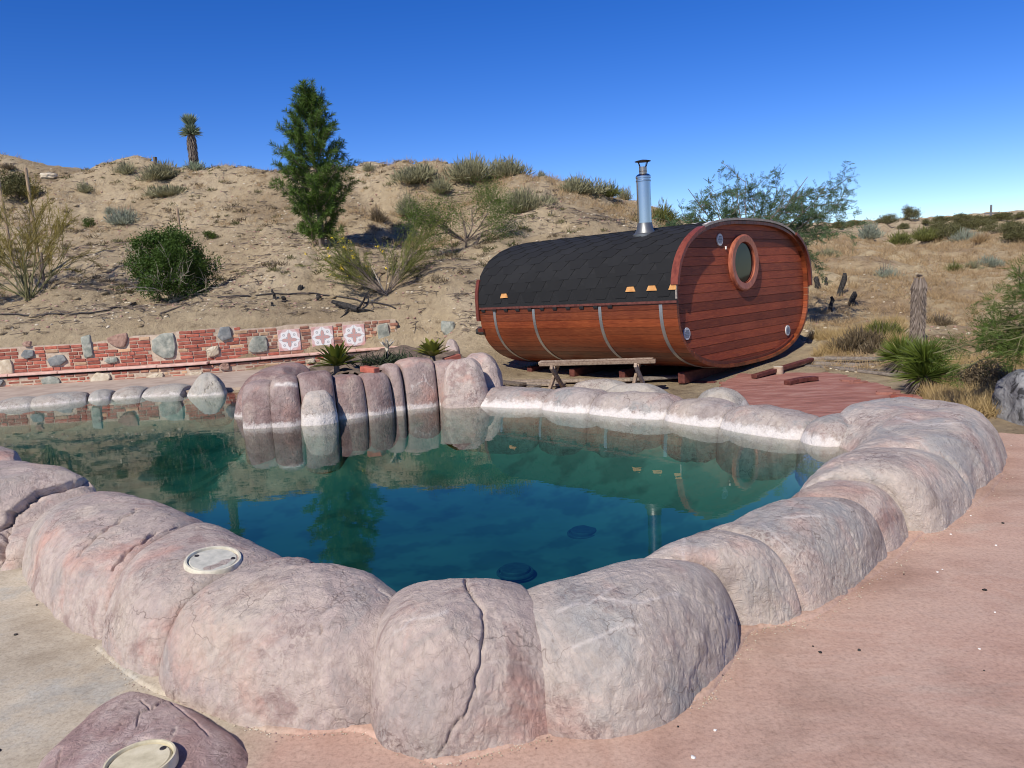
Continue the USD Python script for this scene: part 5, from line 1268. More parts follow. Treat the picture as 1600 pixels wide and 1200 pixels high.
def leafed(br, r, per, length, width, maxdepth=1, fan=.9, dirbias=(0, 0, 0), jit=0.0):
    P, D = [], []
    for p, a, d in br:
        if d > maxdepth: continue
        n = max(2, int(per * np.linalg.norm(p[-1] - p[0])))
        u = r.uniform(.15, 1, n) * (len(p) - 1)
        i = np.minimum(u.astype(int), len(p) - 2)
        q = p[i] + (p[i + 1] - p[i]) * (u - i)[:, None]
        t = unit(p[i + 1] - p[i])
        P.append(q + r.normal(0, jit, q.shape) if jit else q); D.append(unit(t * .5 + r.normal(0, fan, (n, 3)) + np.array(dirbias)))
    P, D = np.vstack(P), np.vstack(D)
    n = len(P)
    return leaves(P, D, length * r.uniform(.6, 1.3, n), width * r.uniform(.7, 1.2, n), r)

def shrub(px, py, wpx, hpx, look, label, kind='sage', cat='shrub', group=None, name='shrub', seed=None, dens=1.0, P=None):
    """a desert shrub standing on the hillside; width and height as seen"""
    c = hill(px, py) if P is None else np.asarray(P, float)
    c[2] -= .05
    dist = float((c - EYE) @ FWD)
    W, H = wpx * dist / FPX, hpx * dist / FPX * (1.3 if kind == 'sage' else 1.0)
    r = np.random.default_rng(int(px * 13 + py * 7) if seed is None else seed)
    t = Thing(name, c, label, cat, group)
    small = wpx < 45
    n = int((520 + 26 * wpx) * dens)
    if kind in ('sage', 'broomy'):
        # several crowns of upright fine twigs
        k = max(3, int(4 + wpx / 9))
        cc = np.stack([r.normal(0, .22 * W, k), r.normal(0, .22 * W, k), np.zeros(k)], 1)
        hs = H * r.uniform(.62, 1.05, k) * np.exp(-(np.hypot(cc[:, 0], cc[:, 1]) / (.62 * W)) ** 2)
        who = r.integers(0, k, n)
        out = sphere_dirs(n, r, .15 if kind == 'sage' else .45)
        base = c + cc[who] * .5 + out * np.array([.20 * W, .20 * W, 1]) * r.uniform(.0, .6, n)[:, None] * np.array([1, 1, 0])
        u = r.uniform(.0, .75, n)
        st = base + (cc[who] * .6 + out * np.stack([.36 * W * np.ones(n), .36 * W * np.ones(n), hs[who] * .9], 1)) * u[:, None]
        d = unit(out * np.array([.8, .8, 1.0]) + r.normal(0, .32, (n, 3)) + np.array([0, 0, .45]))
        ln = np.minimum(hs[who], .5 * H + .05) * r.uniform(.25, .5, n)
        m = blades(st, d, ln, np.maximum(.006, .016 * W) * r.uniform(.6, 1.3, n) * (1.0 if dist < 40 else 1.6), r.uniform(-.05, .12, n), r)
        t.part('foliage', m, look)
    else:
        # rounded scrub of small leaves in clumps
        k = max(6, int(5 + wpx / 5))
        dv = sphere_dirs(k, r, -.1)
        cc = dv * np.array([.40 * W, .40 * W, .62 * H]) * r.uniform(.45, 1, k)[:, None] + (0, 0, .28 * H)
        n = int(n * 1.4)
        who = r.integers(0, k, n)
        o = r.normal(0, 1, (n, 3)) * np.array([.10 * W, .10 * W, .12 * H])
        s = max(.02, .045 * W) if not small else max(.03, .06 * W)
        m = leaves(c + cc[who] + o, r.normal(size=(n, 3)) + unit(cc[who]) * .8, s * r.uniform(.6, 1.3, n), s * .5 * r.uniform(.6, 1.3, n), r)
        v, f = m; v[:, 2] = np.maximum(v[:, 2], c[2] - .05)
        t.part('foliage', (v, f), look)
    ns = 9
    sd = sphere_dirs(ns, r, .3)
    t.part('stems', join([tube([c - (0, 0, .05), c + d * np.array([.25 * W, .25 * W, .45 * H]), c + d * np.array([.42 * W, .42 * W, .8 * H])], [.012 * W + .004, .008 * W + .003, .003], 4, False) for d in sd]), 'bark')
    return t

SH = [
 (197, 271, 40, 26, 'sage_leaves', 'pair of grey sage tufts on the left skyline', 'sage'),
 (252, 279, 62, 32, 'sage_leaves', 'wide grey sage mound on the skyline left of the tall yucca', 'sage'),
 (30, 312, 76, 40, 'dark_scrub', 'dark green scrub behind the two stakes at the left edge', 'scrub'),
 (196, 349, 50, 30, 'blue_sage_leaves', 'pale blue green sagebrush on the left slope', 'sage'),
 (172, 333, 20, 16, 'blue_sage_leaves', 'small grey sage beside the pale blue green sagebrush', 'sage'),
 (142, 356, 26, 20, 'bright_scrub', 'small bright green bush on the left slope', 'scrub'),
 (262, 305, 66, 22, 'sage_leaves', 'flat straggling grey bush below the skyline yucca', 'sage'),
 (133, 299, 26, 22, 'sage_leaves', 'thin grey shrub in the middle of the left slope', 'sage'),
 (12, 263, 26, 12, 'brown_scrub', 'brown tuft on the skyline at the left edge', 'sage'),
 (577, 266, 24, 18, 'sage_leaves', 'small grey tuft on the skyline right of the pine', 'sage'),
 (652, 285, 74, 36, 'sage_leaves', 'grey sage mass on the skyline left of the highest sage', 'sage'),
 (736, 283, 66, 52, 'sage_leaves', 'highest grey sage bush in the middle of the skyline', 'sage'),
 (788, 272, 62, 38, 'sage_leaves', 'rounded sage bush right of the highest sage', 'sage'),
 (845, 275, 14, 12, 'blue_sage_leaves', 'tiny lone sage on the skyline', 'sage'),
 (640, 335, 44, 40, 'sage_leaves', 'grey sage on the slope left of the mesquite tree', 'sage'),
 (688, 300, 44, 34, 'sage_leaves', 'dull sage just below the skyline above the mesquite', 'sage'),
 (817, 331, 62, 46, 'sage_leaves', 'grey sage bush on the slope above the shingled roof', 'sage'),
 (855, 316, 28, 24, 'sage_leaves', 'smaller sage right of the bush above the shingled roof', 'sage'),
 (905, 303, 72, 36, 'sage_leaves', 'broad sage bush on the skyline left of the chimney', 'sage'),
 (948, 306, 44, 30, 'olive_scrub', 'olive shrub on the skyline just left of the chimney', 'sage'),
 (975, 310, 30, 24, 'sage_leaves', 'thin sage touching the left side of the chimney', 'sage'),
 (1035, 345, 50, 36, 'olive_scrub', 'olive bush behind the roof right of the chimney', 'sage'),
 (590, 345, 26, 30, 'brown_scrub', 'dry brown tuft right of the pine on the slope', 'sage'),
 (325, 374, 26, 16, 'bright_scrub', 'small green clump right of the leafy green shrub', 'scrub'),
 (1355, 374, 34, 34, 'blue_sage_leaves', 'grey green bush with white flower heads on the right field', 'sage'),
 (1405, 384, 42, 28, 'olive_scrub', 'low olive bush with a dark foot on the right field', 'sage'),
 (1446, 376, 60, 36, 'olive_scrub', 'fresh green broomlike bush at the edge of the right field', 'broomy'),
 (1483, 374, 50, 30, 'dark_scrub', 'dark scrub right of the fresh green bush', 'scrub'),
 (1510, 377, 46, 24, 'blue_sage_leaves', 'pale grey bush beside a white rock on the right field', 'sage'),
 (1505, 360, 44, 22, 'dark_scrub', 'dark scrub on the ridge slope above the pale grey bush', 'scrub'),
 (1556, 366, 46, 20, 'dark_scrub', 'dark scrub clump low on the right ridge', 'scrub'),
 (1588, 376, 56, 30, 'dark_scrub', 'dark scrub at the right photo edge below the ridge', 'scrub'),
 (1537, 378, 34, 26, 'dry_grass_look', 'pale straw coloured grass clump near the right edge', 'broomy'),
 (1381, 433, 36, 26, 'blue_sage_leaves', 'blue grey sage left of the dead yucca trunk', 'sage'),
 (1547, 416, 38, 24, 'blue_sage_leaves', 'grey sage on the right field above the feathery branch', 'sage'),
 (1520, 418, 26, 16, 'sage_leaves', 'small sage left of the grey sage above the feathery branch', 'sage'),
 (1290, 402, 40, 20, 'sage_leaves', 'grey sage just right of the cabin roof edge', 'sage'),
 (1490, 424, 24, 24, 'olive_scrub', 'thin olive shrub in the middle of the right field', 'sage'),
 (1380, 528, 62, 44, 'olive_scrub', 'faded green shrub left of the dead yucca trunk', 'broomy'),
 (1340, 548, 70, 60, 'brown_scrub', 'reddish brown dry bush behind the board pile', 'broomy'),
 (1468, 508, 44, 26, 'brown_scrub', 'dull twiggy bush right of the dead yucca trunk', 'sage'),
 (1536, 616, 96, 62, 'brown_scrub', 'grey brown twiggy bush behind the grey boulder', 'scrub'),
]
for q in SH:
    kw = dict(dens=1.6) if q[2] > 55 else {}
    shrub(*q[:5], q[5], q[6], **kw)
# scrub along the far ridge
FR = [(1385, 350, 46, 15, 'grey green scrub on the knoll left of the dark ridge tree'), (1340, 352, 34, 9, 'flat scrub at the left end of the far ridge'), (1468, 349, 34, 12, 'ridge scrub right of the dark ridge tree'), (1500, 346, 40, 12, 'third ridge scrub from the dark ridge tree'),
      (1530, 347, 38, 12, 'ridge scrub left of the pole'), (1565, 345, 40, 12, 'ridge scrub right of the pole'), (1592, 343, 34, 11, 'last ridge scrub at the right edge'), (1525, 356, 36, 14, 'dark scrub below the pole'), (1475, 362, 52, 20, 'wide dark scrub in the hollow below the ridge'),
      (1448, 352, 24, 10, 'small scrub at the right foot of the dark ridge tree'), (1582, 356, 30, 12, 'small dark scrub below the ridge at the right edge'), (1550, 352, 24, 9, 'small scrub below the ridge right of the pole'), (1410, 358, 26, 10, 'small scrub on the bare knoll'),
      (1310, 357, 40, 10, 'far scrub line just right of the cabin')]
for px, py, w, h, lab in FR:
    shrub(px, py, w, h, 'dark_scrub', lab, 'scrub', group='scrub on the far ridge')
t = shrub(1424, 346, 34, 26, 'dark_scrub', 'dark rounded tree standing alone on the far ridge', 'scrub', cat='tree', name='ridge_tree', dens=1.5)
pole = hill(1548, 347)
dist = pole[1]
put('utility_pole', join([tube([pole, pole + (0, 0, 26 * dist / FPX)], [.16, .13], 8), bar(pole + (0, 0, 13 * dist / FPX), (.9, 0, 0), (0, .08, 0), (0, 0, .08))]), 'pole_grey', label='thin utility pole on the right skyline', cat='pole')

# young pine with its two stakes
def pine():
    c = hill(503, 386)
    H = 236 * float((c - EYE) @ FWD) / FPX
    r = np.random.default_rng(44)
    t = Thing('pine_tree', c, 'young green pine standing alone on the slope', 'tree')
    tr = [c + np.array([r.normal(0, .012), r.normal(0, .012), 0]) * (k > 0) + (0, 0, H * k / 10 * .98) for k in range(11)]
    tr[0] = c - (0, 0, .1)
    t.part('trunk', tube(tr, np.linspace(.075, .008, 11), 9), 'bark', True)
    prof_h = [.05, .10, .15, .19, .24, .30, .38, .47, .56, .64, .72, .80, .88, .95, 1.0]
    prof_r = [.08, .125, .135, .09, .15, .20, .235, .25, .235, .215, .16, .125, .085, .062, .035]
    br, N = [], []
    hs = np.concatenate([np.linspace(.085, .165, 9), np.linspace(.225, .99, 88)])
    for i, h in enumerate(hs):
        a = i * 2.39996 + r.normal(0, .35)
        R = np.interp(h, prof_h, prof_r) * H * r.choice([.6, .85, .95, 1.0]) * r.uniform(.92, 1.08)
        if .17 < h < .22: R *= .6
        st = c + (0, 0, max(.05, h - .06 - .10 * R / H) * H)
        en = c + np.array([math.cos(a) * R, math.sin(a) * R, h * H])
        mid = (st + en) / 2 - (0, 0, .03 * H * r.uniform(.3, 1))
        br.append((np.array([st, mid, en]), np.array([.014, .010, .005]) * (1.2 - h * .7), 1))
        axis = unit(en - mid)
        k = 5 if R > .3 else 3
        for j in range(k + 1):
            u = .35 + .65 * j / k
            q = mid + (en - mid) * max(0, u * 2 - 1) if u > .5 else st + (mid - st) * u * 2
            dirn = axis if j == k else unit(axis * .8 + r.normal(0, .55, 3) + (0, 0, .45))
            l = .24 * r.uniform(.7, 1.3)
            n = 85
            s = r.uniform(0, 1, n)[:, None]
            out = unit(np.cross(dirn, r.normal(size=(n, 3))))
            N.append((q + dirn * l * s, unit(out * 1.0 + dirn * (.35 + .6 * s)), .12 * r.uniform(.7, 1.2, n)))
            br.append((np.array([q, q + dirn * l]), np.array([.006, .003]), 0))
    t.part('branches', wood(br), 'bark')
    t.part('crown', blades(np.vstack([a for a, b, c_ in N]), np.vstack([b for a, b, c_ in N]), np.concatenate([c_ for a, b, c_ in N]), .0085, .04, r), 'pine_needles')
    for px, lab in ((489, 'thin wooden stake left of the pine trunk'), (513, 'thin wooden stake right of the pine trunk')):
        q = hill(px, 386)
        put('tree_stake', tube([q - (0, 0, .1), q + (0, 0, .75)], [.018, .017], 8), 'stake_wood', 40, label=lab, cat='stake', group='stakes beside the pine')
pine()
# stakes on the left slope
for px, pb, ptop, lean, lab in ((64, 430, 267, .0, 'tall wooden stake right of the other at the left edge'), (22, 420, 268, -.06, 'leaning tall wooden stake nearest the left edge'), (290, 440, 328, .0, 'wooden stake behind the leafy green shrub')):
    q = hill(px, pb); h = (pb - ptop) * float((q - EYE) @ FWD) / FPX
    put('wooden_stake', tube([q - (0, 0, .15), q + (lean * .5, 0, h * .5), q + (lean, 0, h)], [.034, .033, .032], 8), 'stake_wood', 40, label=lab, cat='stake')

# leafy green shrub
def leafy():
    c = hill(272, 472); k = float((c - EYE) @ FWD) / FPX
    r = np.random.default_rng(9)
    W, H = 118 * k, 122 * k
    t = Thing('leafy_shrub', c, 'dense dark green leafy shrub in front of a stake on the left slope', 'shrub')
    br = []
    for i in range(16):
        d = sphere_dirs(1, r, .35)[0] * (1, 1, 1)
        grow(r, c + r.normal(0, .05, 3) * (1, 1, 0), d, H * .56, .018, 2, .55, .25, (4, 6), .55, .35, 4, .2, br)
    br = [b for b in br if b[0][-1][2] > c[2] + .05]
    t.part('branches', wood(br), 'pale_bark')
    P = np.vstack([b[0] for b in br if b[2] <= 1])
    e = (P - c - (0, 0, H * .48)) / (W * .55, W * .55, H * .55)
    P = P[np.linalg.norm(e, axis=1) < 1.15]
    cl = sphere_dirs(110, r, -.75) * np.array([W * .47, W * .42, H * .46]) * r.uniform(.55, 1.05, 110)[:, None] + c + (0, 0, H * .47)
    P = np.vstack([P, np.repeat(cl, max(1, len(P) // 70), 0)])
    n = 34000
    q = P[r.integers(0, len(P), n)] + r.normal(0, .065, (n, 3))
    q = q[q[:, 2] > c[2] + .02]; n = len(q)
    t.part('foliage', leaves(q, r.normal(size=(n, 3)), .042 * r.uniform(.6, 1.3, n), .026 * r.uniform(.7, 1.2, n), r), 'green_leaves')
leafy()

# wispy green stemmed tree at the left edge
def palo():
    c = hill(45, 470); k = float((c - EYE) @ FWD) / FPX
    r = np.random.default_rng(17)
    t = Thing('palo_verde', c, 'wispy yellow green tree with thin bare stems at the left edge', 'tree')
    br = []
    for i in range(19):
        a = i / 19 * 2 * np.pi + r.normal(0, .2)
        d = np.array([math.cos(a) * r.uniform(.4, 1.3), math.sin(a) * r.uniform(.2, .7), 1.0])
        grow(r, c + r.normal(0, .03, 3) * (1, 1, 0), d, 104 * k * r.uniform(.7, 1.15), .014, 3, .42, .05, (2, 4), .58, .25, 5, .3, br)
    t.part('branches', wood([b for b in br if b[2] >= 2], sides=6), 'green_bark')
    fine = [b for b in br if b[2] < 2]
    t.part('crown', join([wood(fine, .005), leafed(fine, r, 70, .09, .007, 1, .4)]), 'palo_twigs')
    t.part('trunk', tube([c + (.28, .1, -.1), c + (.30, .1, .5), c + (.33, .1, .95)], [.03, .027, .02], 7), 'bark')
palo()

# broom with yellow flowers
def broom():
    c = hill(603, 462); k = float((c - EYE) @ FWD) / FPX
    r = np.random.default_rng(27)
    t = Thing('broom_bush', c, 'sparse broom bush dotted with yellow flowers right of the pine', 'shrub')
    br = []
    for i in range(20):
        a = r.uniform(0, 2 * np.pi)
        d = np.array([math.cos(a) * 1.15 - .25, math.sin(a) * .7, .85])
        grow(r, c + r.normal(0, .02, 3) * (1, 1, 0), d, 78 * k * r.uniform(.6, 1.15), .011, 2, .32, .1, (4, 6), .55, .2, 5, .25, br)
    t.part('stems', wood([b for b in br if b[2] >= 1], sides=5), 'bark')
    fine = [b for b in br if b[2] < 1]
    t.part('foliage', join([wood(fine, .004), leafed(br, r, 55, .07, .007, 1, .5)]), 'broom_twigs')
    tips = [b[0][-1] for b in br if b[2] <= 1 and b[0][-1][0] < c[0] - .02]
    for q in (tips[i] for i in r.permutation(len(tips))[:34]):
        n = 9
        t.part('flower', leaves(q + r.normal(0, .012, (n, 3)), r.normal(size=(n, 3)), .034, .022, r), 'yellow_petal')
    t.part('dead_stem', tube([c, c + (-.10, -.02, .25), c + (-.22, -.03, .55)], [.014, .012, .006], 6), 'pale_bark')
broom()

# mesquite on the slope, acacia behind the cabin, branch at the right edge
def mesquite():
    c = hill(728, 388); k = float((c - EYE) @ FWD) / FPX
    r = np.random.default_rng(31)
    t = Thing('mesquite_tree', c, 'small spreading green mesquite on the slope above the cabin', 'tree')
    br = []
    for i in range(6):
        a = i / 6 * 2 * np.pi + r.normal(0, .3)
        grow(r, c + (0, 0, .15), np.array([math.cos(a) * 1.15, math.sin(a) * .7, .72]), 60 * k, .020, 3, .7, .05, (3, 4), .64, .35, 5, .3, br)
    br = [b for b in br if b[0][:, 2].min() > c[2] - .1]
    t.part('trunk', join([tube([c - (0, 0, .1), c + (.02, 0, .3), c + (-.02, 0, .6)], [.03, .028, .022], 7), tube([c + (.16, 0, -.1), c + (.30, 0, .22), c + (.42, .02, .36)], [.034, .03, .02], 7)]), 'bark')
    t.part('branches', wood([b for b in br if b[2] >= 1]), 'bark')
    t.part('crown', leafed(br, r, 210, .048, .012, 2, .9, (0, 0, 0), .11), 'mesquite_leaves')
    q = hill(706, 388)
    put('tree_stake', tube([q, q + (0, 0, .95)], [.014, .014], 7), 'stake_wood', 40, label='thin stake beside the mesquite trunk', cat='stake')
mesquite()

def pinnate(br, r, per, length, n_leaf, lw, ll, maxdepth=0):
    """feather leaves: a rachis with narrow leaflets on both sides"""
    P, D, Lh, Wd = [], [], [], []
    for p, a, d in br:
        if d > maxdepth: continue
        n = max(3, int(per * np.linalg.norm(p[-1] - p[0])))
        for u in r.uniform(.05, 1, n) * (len(p) - 1):
            i = min(int(u), len(p) - 2)
            q = p[i] + (p[i + 1] - p[i]) * (u - i)
            dr = unit(unit(p[i + 1] - p[i]) * .7 + r.normal(0, .6, 3) - (0, 0, .12))
            l = length * r.uniform(.6, 1.2)
            sd = unit(np.cross(dr, r.normal(size=3)))
            s = np.linspace(.15, 1, n_leaf)
            for sg in (-1, 1):
                P.append(q + dr * l * s[:, None]); D.append(np.tile(unit(dr * .6 + sd * sg), (n_leaf, 1)))
            P.append(q[None]); D.append(dr[None]); Lh += [ll] * (2 * n_leaf) + [l]; Wd += [lw] * (2 * n_leaf) + [lw * .5]
    P, D = np.vstack(P), np.vstack(D)
    return leaves(P, D, np.array(Lh), np.array(Wd), r)

def acacia():
    c = atY(1168, 420, 14.6); c[2] = float(zt(c[0], c[1]))
    k = 14.6 / FPX
    r = np.random.default_rng(53)
    t = Thing('acacia_tree', c, 'feathery acacia spreading behind the cabin roof against the sky', 'tree')
    tops = [(1075, 295), (1100, 312), (1110, 300), (1150, 300), (1165, 283), (1195, 300), (1200, 330), (1225, 318), (1255, 300), (1262, 276), (1290, 290), (1325, 302), (1240, 345), (1085, 330), (1130, 330), (1275, 335), (1180, 320), (1060, 345), (1255, 380), (1282, 362), (1290, 318), (1140, 290), (1215, 296)]
    br = []
    fork = c + (0, 0, .85)
    t.part('trunk', tube([c - (0, 0, .2), c + (.03, .05, .4), fork], [.075, .06, .05], 8), 'bark')
    for x, y in tops:
        g = atY(x, y, 14.6 + r.uniform(-.9, 1.1))
        mid = fork + (g - fork) * .5 + (0, 0, .18 - .1 * r.uniform())
        m2 = fork + (g - fork) * .8 + r.normal(0, .05, 3)
        main = (np.array([fork, fork + (mid - fork) * .5 + (0, 0, .06), mid, m2, g]), np.array([.028, .021, .014, .009, .005]), 2)
        br.append(main)
        for s in range(6):
            u = r.uniform(.40, 1)
            i = min(int(u * 4), 3); q = main[0][i] + (main[0][i + 1] - main[0][i]) * (u * 4 - i)
            d = unit(unit(g - fork) * .8 + r.normal(0, .6, 3))
            grow(r, q, d * (1.2, 1, .2), .55 * r.uniform(.6, 1.2), .007, 1, .6, .0, (2, 3), .6, .35, 4, .3, br)
    t.part('branches', wood(br), 'bark')
    t.part('crown', pinnate(br, r, 26, .14, 8, .009, .04, 1), 'acacia_leaves')
acacia()

def edge_tree():
    Y = 6.9
    c = atY(1760, 600, 7.4); c[2] = float(zt(c[0], c[1]))
    r = np.random.default_rng(71)
    t = Thing('feathery_tree', c, 'feathery green branch reaching in from the right edge over the boulder', 'tree')
    fork = c + np.array([-.05, 0, .55])
    t.part('trunk', tube([c - (0, 0, .2), c + (-.02, 0, .3), fork], [.07, .06, .05], 8), 'bark')
    br = []
    for (x, y, dy) in [(1458, 552, 0), (1482, 540, .15), (1478, 584, .1), (1520, 524, -.1), (1535, 505, .3), (1545, 560, .1), (1560, 482, .3), (1570, 470, 0), (1590, 446, .2), (1590, 500, -.1), (1565, 535, -.2), (1610, 455, .4), (1640, 440, .3), (1650, 520, .1), (1600, 550, .3), (1505, 556, .2), (1700, 440, .4), (1800, 450, .2), (1850, 480, 0)]:
        g = atY(x, y, Y + dy)
        mid = fork + (g - fork) * .5 + (0, 0, .12)
        br.append((np.array([fork, fork + (mid - fork) * .5 + (0, 0, .05), mid, fork + (g - fork) * .78 + (0, 0, .07), g]), np.array([.02, .015, .011, .007, .004]), 2))
        for s in range(5):
            u = r.uniform(.42, .98)
            i = min(int(u * 4), 3); p = br[-1 - s][0] if False else None
            main = [b for b in br if b[2] == 2][-1][0]
            q = main[i] + (main[i + 1] - main[i]) * (u * 4 - i)
            grow(r, q, unit(unit(g - fork) + r.normal(0, .45, 3) - (0, 0, .1)), .26 * r.uniform(.6, 1.3), .005, 1, .5, -.1, (2, 3), .6, .3, 4, .2, br)
    t.part('branches', wood(br), 'green_bark')
    t.part('crown', pinnate(br, r, 17, .12, 6, .0065, .05, 1), 'mesquite_leaves')
edge_tree()

# yuccas
def rosette(t, c, n, length, width, look, r, up=-.2, bend=.1, axis=(0, 0, 1), name='leaves'):
    d = unit(sphere_dirs(n, r, up) + np.array(axis) * .25)
    return t.part(name, blades(c + d * .03, d, length * r.uniform(.75, 1.1, n), width, bend * r.uniform(.2, 1.3, n), r), look)
c = hill(304, 263); k = float((c - EYE) @ FWD) / FPX; r = np.random.default_rng(81)
t = Thing('tall_yucca', c, 'tall single headed yucca on the left skyline', 'yucca')
t.part('trunk', tube([c - (0, 0, .1), c + (.04, 0, 25 * k), c + (.0, 0, 60 * k)], [.10, .09, .08], 9), 'bark')
n = 900; u = r.uniform(.18, 1, n); a = r.uniform(0, 2 * np.pi, n)
o = np.stack([np.cos(a), np.sin(a), np.zeros(n)], 1)
t.part('dead_skirt', blades(c + o * .08 + np.outer(u * 52 * k, [0, 0, 1]), unit(o * .32 - np.array([0, 0, 1.0])), .24 * r.uniform(.6, 1.1, n), .022, 0, r), 'dead_leaves')
rosette(t, c + (0, 0, 52 * k), 420, .34, .024, 'grey_yucca_leaves', r, -.5, .03)
rosette(t, c + (0, 0, 62 * k), 300, .38, .024, 'grey_yucca_leaves', r, .1, .0, (0, 0, 3), 'crown_leaves')
shrub(306, 266, 46, 20, 'grey_yucca_leaves', 'pale green tuft at the foot of the tall skyline yucca', 'sage', name='yucca_tuft', dens=.5)
c = hill(243, 262); put('dead_stalk', tube([c, c + (.02, 0, .3)], [.04, .06], 7), 'bark', label='small dead stump on the skyline left of the tall yucca', cat='stump')

c = at(1432, 552, -.03); k = float((c - EYE) @ FWD) / FPX; r = np.random.default_rng(83)
t = Thing('dead_yucca', c, 'dead yucca trunk shrouded in grey drooping leaves on the right field', 'yucca')
ht = 118 * k
t.part('trunk', tube([c - (0, 0, .2), c + (0, 0, ht * .5), c + (.02, 0, ht * .95)], [.065, .07, .06], 9), 'bark')
n = 2600; u = r.uniform(.02, 1, n); a = r.uniform(0, 2 * np.pi, n)
o = np.stack([np.cos(a), np.sin(a), np.zeros(n)], 1)
t.part('dead_leaves', blades(c + o * .062 + np.outer(u * ht, [0, 0, 1]) + np.outer(u, [.02, 0, 0]), unit(o * r.uniform(.15, .42, n)[:, None] - np.array([0, 0, 1.0])), .14 * r.uniform(.6, 1.2, n), .016, 0, r), 'dead_leaves')
t.part('crest', blades(np.tile(c + (.02, 0, ht), (60, 1)), unit(sphere_dirs(60, r, .0) + (0, 0, .5)), .07, .014, .3, r), 'dead_leaves')
for (px, py, sz, lab, sd) in ((1410, 585, 1.0, 'spiky green yucca heads left of a matching one at the dead trunk foot', 1), (1444, 612, 1.1, 'spiky green yucca before the dead trunk beside the loose brick', 2)):
    c = at(px, py, -.09); r = np.random.default_rng(90 + sd)
    t = Thing('green_yucca', c, lab, 'yucca')
    t.part('stem', tube([c - (0, 0, .15), c + (0, 0, .16)], [.06, .05], 8), 'bark')
    for h, nn_, ln in ((.20, 330, .34),) if sd == 1 else ((.16, 330, .33), (.34, 200, .28)):
        rosette(t, c + (0, 0, h), int(nn_ * 1.7), ln * sz, .010, 'yucca_leaves', r, -.35, .06)
    n = 220; a = r.uniform(0, 2 * np.pi, n); o = np.stack([np.cos(a), np.sin(a), np.zeros(n)], 1)
    t.part('dead_leaves', blades(c + o * .05 + np.outer(r.uniform(.0, .2, n), [0, 0, 1]), unit(o - np.array([0, 0, .6])), .2, .016, .1, r), 'dead_leaves')

# planter plants
for (px, py, z, look, lab, ln, n) in ((526, 573, .50, 'sago_leaves', 'green rosette plant with broad leaves in the planter before the tiles', .36, 52), (676, 558, .50, 'pale_sago_leaves', 'yellowed rosette plant in the planter left of the small stone', .30, 46)):
    c = at(px, py, z); r = np.random.default_rng(px)
    t = Thing('rosette_plant', c, lab, 'plant')
    for i in range(n):
        a = i * 2.39996; e = r.uniform(.15, 1.25)
        d = np.array([math.cos(a) * math.cos(e), math.sin(a) * math.cos(e), math.sin(e)])
        l = ln * r.uniform(.75, 1.1)
        sd = unit(np.cross(d, zz)); nr = unit(np.cross(sd, d))
        s = np.array([0, .25, .55, .85, 1.0]); w = np.array([.012, .02, .024, .019, .003]) * 1.25
        P = c + np.outer(s * l, d) - np.outer(s ** 2 * l * .16, zz)
        v = np.vstack([P - np.outer(w, sd) + np.outer(w * .35, nr), P, P + np.outer(w, sd) + np.outer(w * .35, nr)])
        f = [[j, j + 1, 6 + j] for j in range(4)]
        f = []
        for q0, q1 in ((0, 5), (5, 10)):
            for j in range(4):
                f += [[q0 + j, q0 + j + 1, q1 + j + 1], [q0 + j, q1 + j + 1, q1 + j]]
        t.part('leaf', (v, np.array(f)), look, True)
    t.part('crown_base', tube([c - (0, 0, .12), c + (0, 0, .03)], [.04, .03], 8), 'bark')
c = at(603, 570, .46); r = np.random.default_rng(95)
t = Thing('strappy_plant', c, 'dark strappy plant with a dead cream stalk in the planter', 'plant')
n = 260; d = unit(sphere_dirs(n, r, .1) + (0, 0, .2))
t.part('leaves', blades(c + r.normal(0, .12, (n, 3)) * (1.3, .6, .1), d, .24 * r.uniform(.5, 1.2, n), .012, .15, r), 'dark_blades')
t.part('dead_stalk', join([tube([c + (0, .02, 0), c + (.02, .02, .16), c + (-.02 + .05 * i, .02, .30)], [.012, .012, .004], 5) for i in range(3)] + [blades(np.tile(c + (.03, .02, .2), (14, 1)), unit(sphere_dirs(14, r, .1) + (0, 0, .6)), .14, .03, .1, r)]), 'buff_stone')
c = at(625, 566, .42); r = np.random.default_rng(96); n = 160
t = Thing('grass_clump', c, 'thin dry grey tuft at the right of the strappy plant', 'plant')
t.part('leaves', blades(c + r.normal(0, .06, (n, 3)) * (1, 1, 0), unit(sphere_dirs(n, r, .2)), .18 * r.uniform(.5, 1.1, n), .008, .2, r), 'dark_blades')
# terrace soil inside the planter
tp = Polygon([(-2.7, 8.9), (-1.8, 8.5), (-1.1, 8.85), (-.35, 9.1), (-.15, 9.4), (-.3, 10.2), (-1.0, 11.5), (-2.5, 11.8), (-2.75, 10.5)])
gxx, gyy = np.meshgrid(np.arange(-2.9, 0.1, .06), np.arange(8.4, 12, .06))
keep = shapely.contains_xy(tp, gxx, gyy)
zz_ = .40 + .05 * np.sin(gxx * 3) + (meshkit.fbm(np.stack([gxx * 5, gyy * 5, gxx * 0], -1), 4, 8) - .5) * .16
n_, m_2 = gxx.shape
ii, jj = np.meshgrid(np.arange(n_ - 1), np.arange(m_2 - 1), indexing='ij')
Q = np.stack([ii * m_2 + jj, ii * m_2 + jj + 1, (ii + 1) * m_2 + jj + 1, (ii + 1) * m_2 + jj], -1).reshape(-1, 4)
Q = Q[keep.ravel()[Q].all(1)]
put('planter_bed', (np.stack([gxx, gyy, zz_], -1).reshape(-1, 3), Q), 'planter_soil', True, kind='structure')

